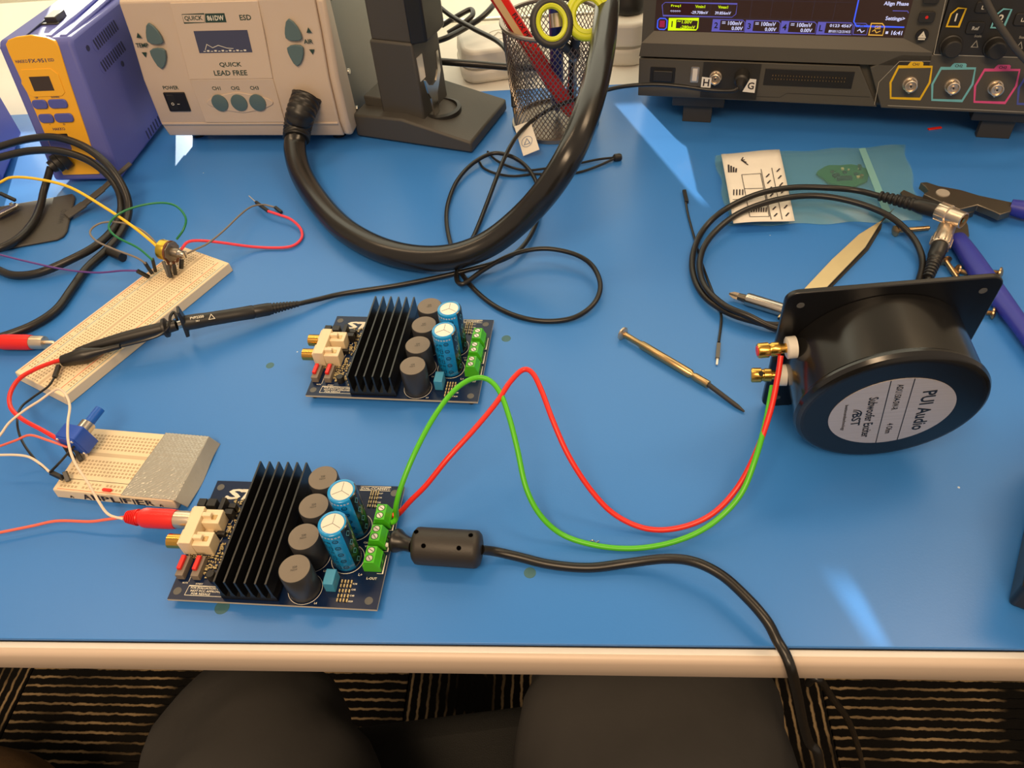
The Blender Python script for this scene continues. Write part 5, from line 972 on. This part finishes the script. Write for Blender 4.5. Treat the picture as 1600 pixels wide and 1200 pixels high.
# lower panel fittings
MB(S).prism(rrect(2, 25, 13, 27, 1), -2, .5, 0).build('power_button_recess', 'chip', os_); MB(S).prism(rrect(5, 22.5, 14.5, 24, 1), 0, 2.2).build('power_button', 'scope_dark', os_, bevel=.0005)
us = MB(S).prism(rrect(39, 46.5, 14.5, 28.5, 1), .1, .8).build('usb_port', 'nickel', os_); MB(S).prism(rrect(40.6, 44.9, 16, 27, .4), .7, 1.0).build('usb_tongue', 'white_plastic', us)
MB(S).prism([(49.5, 1.5), (100, 1.5), (100, 33), (49.5, 33)], .1, .7).build('probe_panel', 'scope_dark', os_)
ds = MB(S).prism([(104, 15), (179, 15), (179, 29.5), (104, 29.5)], .1, .8).build('digital_connector', 'chip', os_, bevel=.0003)
q = MB(S)
for k in range(25):
    for r_ in (21.0, 24.0): q.box(111 + 2.54 * k - .35, 111 + 2.54 * k + .35, r_ - .35, r_ + .35, .8, 2.2)
q.build('connector_pins', 'dull_gold', ds, kind='stuff'); MB(S).strip([(60, 4.5), (120, 4.5), (126, 8.5), (196, 8.5)], .5, .3).build('panel_line', 'scope_dark', os_)
def bncj(x, y, rr, par, z0=2.0):
    o = MB(S).lathe([(rr * 1.05, z0), (rr, z0 + 1), (rr * .86, z0 + 1.2), (rr * .86, z0 + 8.0), (rr * .72, z0 + 8.3), (rr * .66, z0 + 6.0), (rr * .30, z0 + 6.0), (rr * .28, z0 + 7.6), (.4, z0 + 7.4)], 28, 0, Matrix.Translation((x, y, 0)), True, True).build('bnc_socket', 'nickel', par)
    MB(S).lathe([(.75, z0 + 7.5), (.75, z0 + 7.9)], 10, 0, Matrix.Translation((x, y, 0))).build('centre_contact', 'chip', o)
    for a in (90, 270): q = MB(S); q.cyl((x, y + (rr * .8 if a == 90 else -rr * .8), z0 + 5.5), (x, y + (rr * 1.08 if a == 90 else -rr * 1.08), z0 + 5.5), .8, n=10); q.build('bayonet_lug', 'nickel', o)
bncj(61.5, 20.3, 5.4, os_, .4)
for k, (m_, c) in enumerate((('ch_yellow', 'CH1'), ('ch_cyan', 'CH2'), ('ch_pink', 'CH3'), ('ch_blue', 'CH4'))):
    x0 = 225.0 + 33.4 * k; y0 = 22.0; bncj(x0, y0 - .2, 5.9, os_)
    MB(S).strip([(x0 - 12.5, y0 + 13.6), (x0 + 13.5, y0 + 14.6), (x0 + 15.3, y0 + 1.6), (x0 + 11.5, y0 - 12.6), (x0 - 12.2, y0 - 12.9), (x0 - 15.6, y0 + .2)], 1.7, 2.15, closed=True).build('channel_frame', m_, os_)
    tb = MB(S).prism([(x0 - 6.0, y0 + 14.2), (x0 + 6.5, y0 + 14.6), (x0 + 6.0, y0 + 17.6), (x0 + 4.8, y0 + 18.4), (x0 - 3.6, y0 + 18.2), (x0 - 4.6, y0 + 17.2)], 2.0, 2.3).build('channel_tab', m_, os_); q = MB(S); q.text(c, x0 + .4, y0 + 16.2, h=2.3, z=2.4); q.build('lettering', 'ink', tb, smooth=0)
for k, (m_, c) in enumerate((('ch_yellow', '1'), ('ch_cyan', '2'), ('ch_pink', '3'))):
    x0 = 245.2 + 33 * k; y0 = 76.2; kb = MB(S).prism([(x0 - 5, y0 - 7), (x0 + 4, y0 - 7), (x0 + 5.4, y0 + 6.8), (x0 - .5, y0 + 7), (x0 - 4.4, y0 + 2.5)], 2.6, 4.0).build('channel_key', 'chip', os_, bevel=.0004)
    MB(S).strip([(x0 - 5, y0 - 7), (x0 + 4, y0 - 7), (x0 + 5.4, y0 + 6.8), (x0 - .5, y0 + 7), (x0 - 4.4, y0 + 2.5)], 1.2, 4.1, closed=True).build('key_outline', m_, kb); q = MB(S); q.text(c, x0, y0, h=6.0, z=4.1); q.build('lettering', 'silk', kb, smooth=0)
    MB(S).lathe([(9.0, 2.6), (8.6, 4), (7.6, 4.4), (6.8, 14), (5.8, 15), (.1, 15)], 28, 0, Matrix.Translation((248 + 32.8 * k, 54 - .0, 0)), True, False).build('knob', 'scope_dark', os_)
    MB(S).lathe([(9.5, 2.6), (9.0, 4), (8.0, 16), (7, 17), (.1, 17)], 28, 0, Matrix.Translation((248 + 32.8 * k, 112, 0)), True, False).build('knob', 'scope_dark', os_)
for x, y, sx, sy, tx in ((223.4, 75.8, 6.0, 4.2, None), (223.2, 89.5, 6, 3.6, None), (262.0, 68.4, 6.6, 4.6, 'Ref'), (262.6, 84.0, 5.2, 4.2, 'L'), (295.2, 75.6, 7, 4.6, 'LA')):
    kb = MB(S).prism([(x + p[0], y + p[1]) for p in rrect(-sx, sx, -sy, sy, 2)], 2.0, 4.2).build('key', 'scope_dark', os_, bevel=.0004)
    q = MB(S)
    if tx: q.text(tx, x, y, h=2.8, z=4.4); q.build('lettering', 'silk', kb, smooth=0)
    elif y < 80: q.ring(.1, 1.2, 4.4, 14, 0, Matrix.Translation((x, y, 0))); q.build('indicator', 'red_plastic', kb)
kb = MB(S).lathe([(5, 2), (4.8, 3.6), (.1, 3.8)], 24, 0, Matrix.Translation((224, 61.4, 0)), True, False).build('key', 'chip', os_); q = MB(S); q.strip([(222.2, 60.6), (224, 63.6), (225.8, 60.6)], 1.6, 4.0, closed=True); q.rect(221.4, 226.6, 58.2, 59.3, 4.0); q.build('lettering', 'silk', kb, smooth=0)
q = MB(S)
for k in range(2):
    q.text('Scale', 266 + 33 * k, 62.2, h=2.0, z=2.7); q.strip([(263.6 + 33 * k, 53.5), (266 + 33 * k, 58.5), (268.4 + 33 * k, 53.5)], .5, 2.7, closed=True)
q.build('lettering', 'label_grey', os_, smooth=0)
# screen
scn = MB(S).rect(2.6, 211, 57.4, 178, -2.9).build('screen', 'screen_glass_reflection', os_); z = -2.75
q = MB(S)
for x in range(8): q.rect(33 + 17.0 * x - .12, 33 + 17.0 * x + .12, 69.2, 170, z)
for y in range(6): q.rect(8, 166, 69.2 + 15 * y - .12, 69.2 + 15 * y + .12, z)
for k in range(100): q.rect(8 + 1.6 * k, 8.3 + 1.6 * k, 69.2, 70.2, z)
q.build('graticule', 'ui_grid', scn, smooth=0)
q = MB(S); q.strip([(9.5, 70.4), (69, 70.4), (72, 73), (72, 81.2), (10.5, 81.2), (8, 79)], .5, z + .05, closed=True)
for x0, x1 in ((53.2, 80.6), (81.4, 110.2), (111, 140), (141, 169.5)): q.strip([(x0, 59.0), (x1, 59.0), (x1, 66.5), (x1 - 2, 68.2), (x0, 68.2)], .6, z + .05, closed=True)
for x0 in (53.2, 81.4, 111, 141): q.rect(x0, x0 + 6.5, 59, 68.2, z + .05)
q.strip([(170.3 + .4, 59.2), (181.6, 59.2), (181.6, 66), (179, 68.2), (170.7, 68.2)], .5, z + .05, closed=True); q.strip([(196, 67.0), (196, 67.0)], .1, z); q.strip([(198.0, 66), (209.8, 66)], .8, z + .05); q.strip([(197.5, 78.5), (209, 78.5), (210, 77)], .6, z + .05); q.build('menu_frame', 'ui_violet', scn, smooth=0)
q = MB(S); q.strip([(194.2 - 25, 92), (169.2, 69.5), (172, 66.0), (209.5, 66.0)], 1.1, z + .06); q.build('menu_frame', 'ui_blue', scn, smooth=0); q = MB(S); q.strip([(5.2, 60.4), (5.2, 66.4), (7, 68), (11.6, 68), (13.4, 66.4), (13.4, 60.4), (11.6, 58.8), (7, 58.8)], .9, z + .06, closed=True); q.build('menu_frame', 'ui_blue', scn, smooth=0)
q = MB(S); q.rect(7, 11.6, 60.6, 66.2, z + .07); q.build('icon', 'ui_red', scn, smooth=0)
q = MB(S); q.rect(14.8, 21.6, 58.8, 68.4, z + .05); q.strip([(15.2, 59.2), (39.6, 59.2), (40.6, 61), (40.6, 68.0), (15.2, 68.0)], 1.0, z + .06, closed=True)
for x, tx in ((17, 'Freq1'), (38, 'Vmin1'), (57.5, 'Vmax1')): q.text(tx, x + 3, 78.4, h=2.3, wd=8.4, z=z + .06)
q.text('1.00V', 31, 65.5, h=2.6, wd=9, z=z + .06); q.text('-280mV', 32, 61.3, h=2.6, wd=13, z=z + .06); q.text('~', 24, 66, wd=3, z=z + .06); q.build('lettering', 'ui_yellow', scn, smooth=0)
q = MB(S); q.text('1', 18, 63.5, h=5, z=z + .09)
for k, x0 in enumerate((53.2, 81.4, 111)): q.text('234'[k], x0 + 3.2, 63.5, h=5, z=z + .09)
q.text('L', 144.2, 63.5, h=5, z=z + .09); q.build('lettering', 'chip', scn, smooth=0)
q = MB(S)
for tx, x, y, wd in (('*****', 20, 74.0, 9), ('-29.708mV', 41, 73.6, 14.5), ('39.856mV', 61, 73.6, 13.5), ('Settings>', 201, 72.2, 15), ('Align Phase', 199, 83.6, 19), ('16:41', 205, 61.4, 8.4)): q.text(tx, x, y, wd=wd, z=z + .08)
for x0 in (53.2, 81.4, 111): q.text('100mV', x0 + 19.2, 65.6, wd=12, z=z + .08); q.text('0.00V', x0 + 21.5, 61.4, wd=9.5, z=z + .08); q.rect(x0 + 8, x0 + 11, 66.2, 66.7, z + .08); q.rect(x0 + 8, x0 + 11, 65.0, 65.5, z + .08)
q.text('0123 4567', 159.5, 65.8, h=2.4, wd=17.5, z=z + .08); q.text('89101112131415', 159.5, 61.2, h=2.2, wd=17.5, z=z + .08); q.strip([(173.6, 62), (175.4, 63.4), (177.2, 61), (179.4, 62.6)], .6, z + .08); q.rect(196.2, 198.2, 60.4, 62.4, z + .08); q.build('lettering', 'ui_white', scn, smooth=0)
q = MB(S); q.strip([(183.4, 59.2), (194.4, 59.2), (194.4, 66), (192, 68.4), (183.4, 68.4)], .8, z + .06, closed=True); q.text('GII', 189, 65.4, h=3.0, z=z + .08); q.strip([(185.4, 62), (187.2, 63.4), (189, 61), (192, 62.6)], .6, z + .08); q.build('lettering', 'ui_orange', scn, smooth=0)
q = MB(S); q.text('GI', 176.2, 65.6, h=2.6, z=z + .08); q.build('lettering', 'ui_grey', scn, smooth=0)
q = MB(S); q.rect(15, 36, 71, 80.6, z + .02); q.build('result_field', 'ui_maroon', scn, smooth=0)
# fold out front feet
inv = Msc.inverted()
for px, py, tw in ((1088, 190, 11), (1550, 215, 11)):
    g = P(px, py); M0 = Matrix.Translation(g) @ Matrix.Rotation(R(-11.69), 4, 'Z')
    q = MB(); q.add([], []); q.box(-.0135, .0135, -.001, .006, 0, .020, 0, inv @ M0); f_ = q.build('foot', 'scope_edge', os_, bevel=.0006)
    q = MB(); q.box(-.024, .024, -.006, .03, .018, .030, 0, inv @ M0); q.build('foot_block', 'scope_dark', f_, bevel=.0008)
for x in (20, 330): 
    a = inv @ (Msc @ V((x * .001, 0, -.115))); c = Msc @ V((x * .001, -.001, -.115)); q = MB(); q.box(-.012, .012, -.008, .008, 0, max(.003, c.z), 0, inv @ Matrix.Translation((c.x, c.y, 0))); q.build('foot', 'scope_edge', os_)
dg_ = thing('drooping_cable', 'grey cable drooping in front of the oscilloscope control keys', 'cable', SP(1600, 97, .02))
mat('grey_cable', (70, 66, 60), 0.5)
wb(MB().tube([SP(1505, -60, .035), SP(1530, -20, .034), SP(1545, 10, .034), SP(1558, 34, .034), SP(1572, 55, .034), SP(1590, 80, .032), SP(1625, 115, .028), SP(1670, 150, .03), P(1720, 200, .004), P(1760, 250, .004)], .0026, 10), 'insulation', 'grey_cable', dg_)

# ------------------------------------------------------------------ black adapter at the right edge
ad = thing('power_adapter', 'black box cut off by the right edge near the desk front', 'adapter', P(1572, 946))
MB().prism([(0, 0), (.052, -.026), (.102, .063), (.050, .089)], 0, .050, 0, None, .97).build('housing', 'black_satin', ad, bevel=.003, seg=3)
MB().prism([(-.0004, -.0003), (.0524, -.0266), (.1028, .0632), (.0500, .0897)], .020, .0215).build('seam', 'chip', ad)
MB().tube([(.075, .018, .015), (.13, .0, .010), (.22, .02, .004), (.26, .08, .003)], .0025, 8).build('lead', 'black_cable', ad)

# ------------------------------------------------------------------ seated person, chair, bag
def skin_mesh(name, verts, edges, radii, m, parent, root, sub=2, folds=False):
    me = bpy.data.meshes.new('tmp'); me.from_pydata([tuple(v) for v in verts], edges, []); o = bpy.data.objects.new('tmp', me); COL.objects.link(o)
    o.modifiers.new('s', 'SKIN'); sm = o.modifiers.new('u', 'SUBSURF'); sm.levels = sub; sm.render_levels = sub
    for i, sv in enumerate(me.skin_vertices[0].data): sv.radius = (radii[i][0], radii[i][1]); sv.use_root = (i == root)
    dg = bpy.context.evaluated_depsgraph_get(); dg.update(); ev_ = o.evaluated_get(dg); nm = bpy.data.meshes.new_from_object(ev_); bpy.data.objects.remove(o)
    if folds:
        for v_ in nm.vertices:
            c = v_.co; f_ = noise.noise(V((c.x * 9 + c.y * 14, c.y * 26 - c.x * 20, c.z * 16))) * .009 + noise.noise(V((c.x * 40, c.y * 16 + c.x * 30, c.z * 30))) * .0035
            v_.co = c + v_.normal * f_
    nm.name = name; nm.materials.clear(); nm.materials.append(MATS[m]); nm.polygons.foreach_set('use_smooth', [True] * len(nm.polygons)); ob = bpy.data.objects.new(name, nm); COL.objects.link(ob); ob.parent = parent; return ob
pe_ = thing('person', 'seated person in dark charcoal trousers, only the legs in view', 'person', (-.08, -.25, ZF))
O = pe_.location
vv = [(-.07, -.27, -.19), (-.155, -.24, -.20), (-.172, -.02, -.205), (-.203, .10, -.21), (-.258, .195, -.215), (-.276, .235, -.27), (-.272, .235, -.42), (-.262, .22, -.56), (-.25, .20, -.66),
      (.02, -.24, -.20), (.037, -.02, -.20), (.052, .13, -.195), (.048, .245, -.195), (.046, .282, -.26), (.046, .265, -.42), (.05, .24, -.56), (.05, .22, -.66), (-.07, -.30, -.06), (-.07, -.31, .10)]
ee = [(0, 1), (1, 2), (2, 3), (3, 4), (4, 5), (5, 6), (6, 7), (7, 8), (0, 9), (9, 10), (10, 11), (11, 12), (12, 13), (13, 14), (14, 15), (15, 16), (0, 17), (17, 18)]
rr_ = [(.13, .12), (.105, .10), (.106, .098), (.108, .095), (.084, .074), (.066, .066), (.064, .064), (.060, .060), (.062, .062), (.108, .10), (.106, .098), (.110, .096), (.098, .086), (.08, .076), (.07, .07), (.062, .062), (.063, .063), (.15, .12), (.16, .12)]
skin_mesh('trousers', [V(p) - O for p in vv], ee, rr_, 'trousers', pe_, 0, 3, True)
for x, y in ((-.25, .20), (.05, .22)):
    sv = [V((x, y - .03, ZF + .055)) - O, V((x, y + .02, ZF + .06)) - O, V((x, y + .10, ZF + .045)) - O, V((x, y + .17, ZF + .038)) - O]
    skin_mesh('shoe', sv, [(0, 1), (1, 2), (2, 3)], [(.042, .048), (.044, .056), (.042, .042), (.036, .034)], 'shoe', pe_, 1)
ch = thing('office_chair', 'black mesh seated office chair under the person', 'chair', (-.09, -.12, ZF), R(8))
MB().prism(rrect(-.25, .25, -.27, .385, .09, 8), .402, .440, 0, None, .95).build('seat', 'seat_mesh', ch, bevel=.015, seg=3)
MB().prism(rrect(-.22, .22, -.25, .26, .05, 5), .375, .403).build('seat_pan', 'black_plastic', ch)
MB().lathe([(.03, .10), (.03, .25), (.02, .26), (.02, .38)], 20).build('gas_column', 'black_plastic', ch)
for k in range(5):
    a = 2 * math.pi * k / 5 + .3; e = V((.28 * math.cos(a), .28 * math.sin(a), .07)); MB().bar((0, 0, .11), e, .045, .03).build('base_arm', 'black_plastic', ch, bevel=.005)
    MB().cyl(e + V((-.012 * math.sin(a), .012 * math.cos(a), -.043)), e + V((.012 * math.sin(a), -.012 * math.cos(a), -.043)), .027, n=20).build('caster', 'black_rubber', ch)
MB().prism(rrect(-.22, .22, .52, 1.05, .08, 6), .28, .32, 0, Matrix(((1, 0, 0, 0), (0, 0, -1, 0), (0, 1, 0, 0), (0, 0, 0, 1)))).build('backrest', 'seat_mesh', ch, bevel=.01)
MB().bar((0, -.22, .40), (0, -.30, .60), .06, .02).build('back_bracket', 'black_plastic', ch)
bgp = P(-150, 1310, -.55)
bag = thing('brown_bag', 'brown fuzzy fabric bag at the lower left corner', 'bag', (bgp.x, bgp.y, ZF))
pts = []; rnd = random.Random(2)
pro = [(.02, 0.0), (.12, .005), (.15, .05), (.155, .12), (.14, .18), (.10, .215), (.05, .23), (.002, .232)]
MB().lathe(pro, 36, 0, Matrix.Scale(.8, 4, (0, 1, 0)), True, False).build('bag_body', 'brown_fabric', bag, smooth=80)
MB().tube([(-.07, 0, .20), (-.06, 0, .27), (0, 0, .30), (.06, 0, .27), (.07, 0, .20)], .008, 8).build('handle', 'brown_fabric', bag)
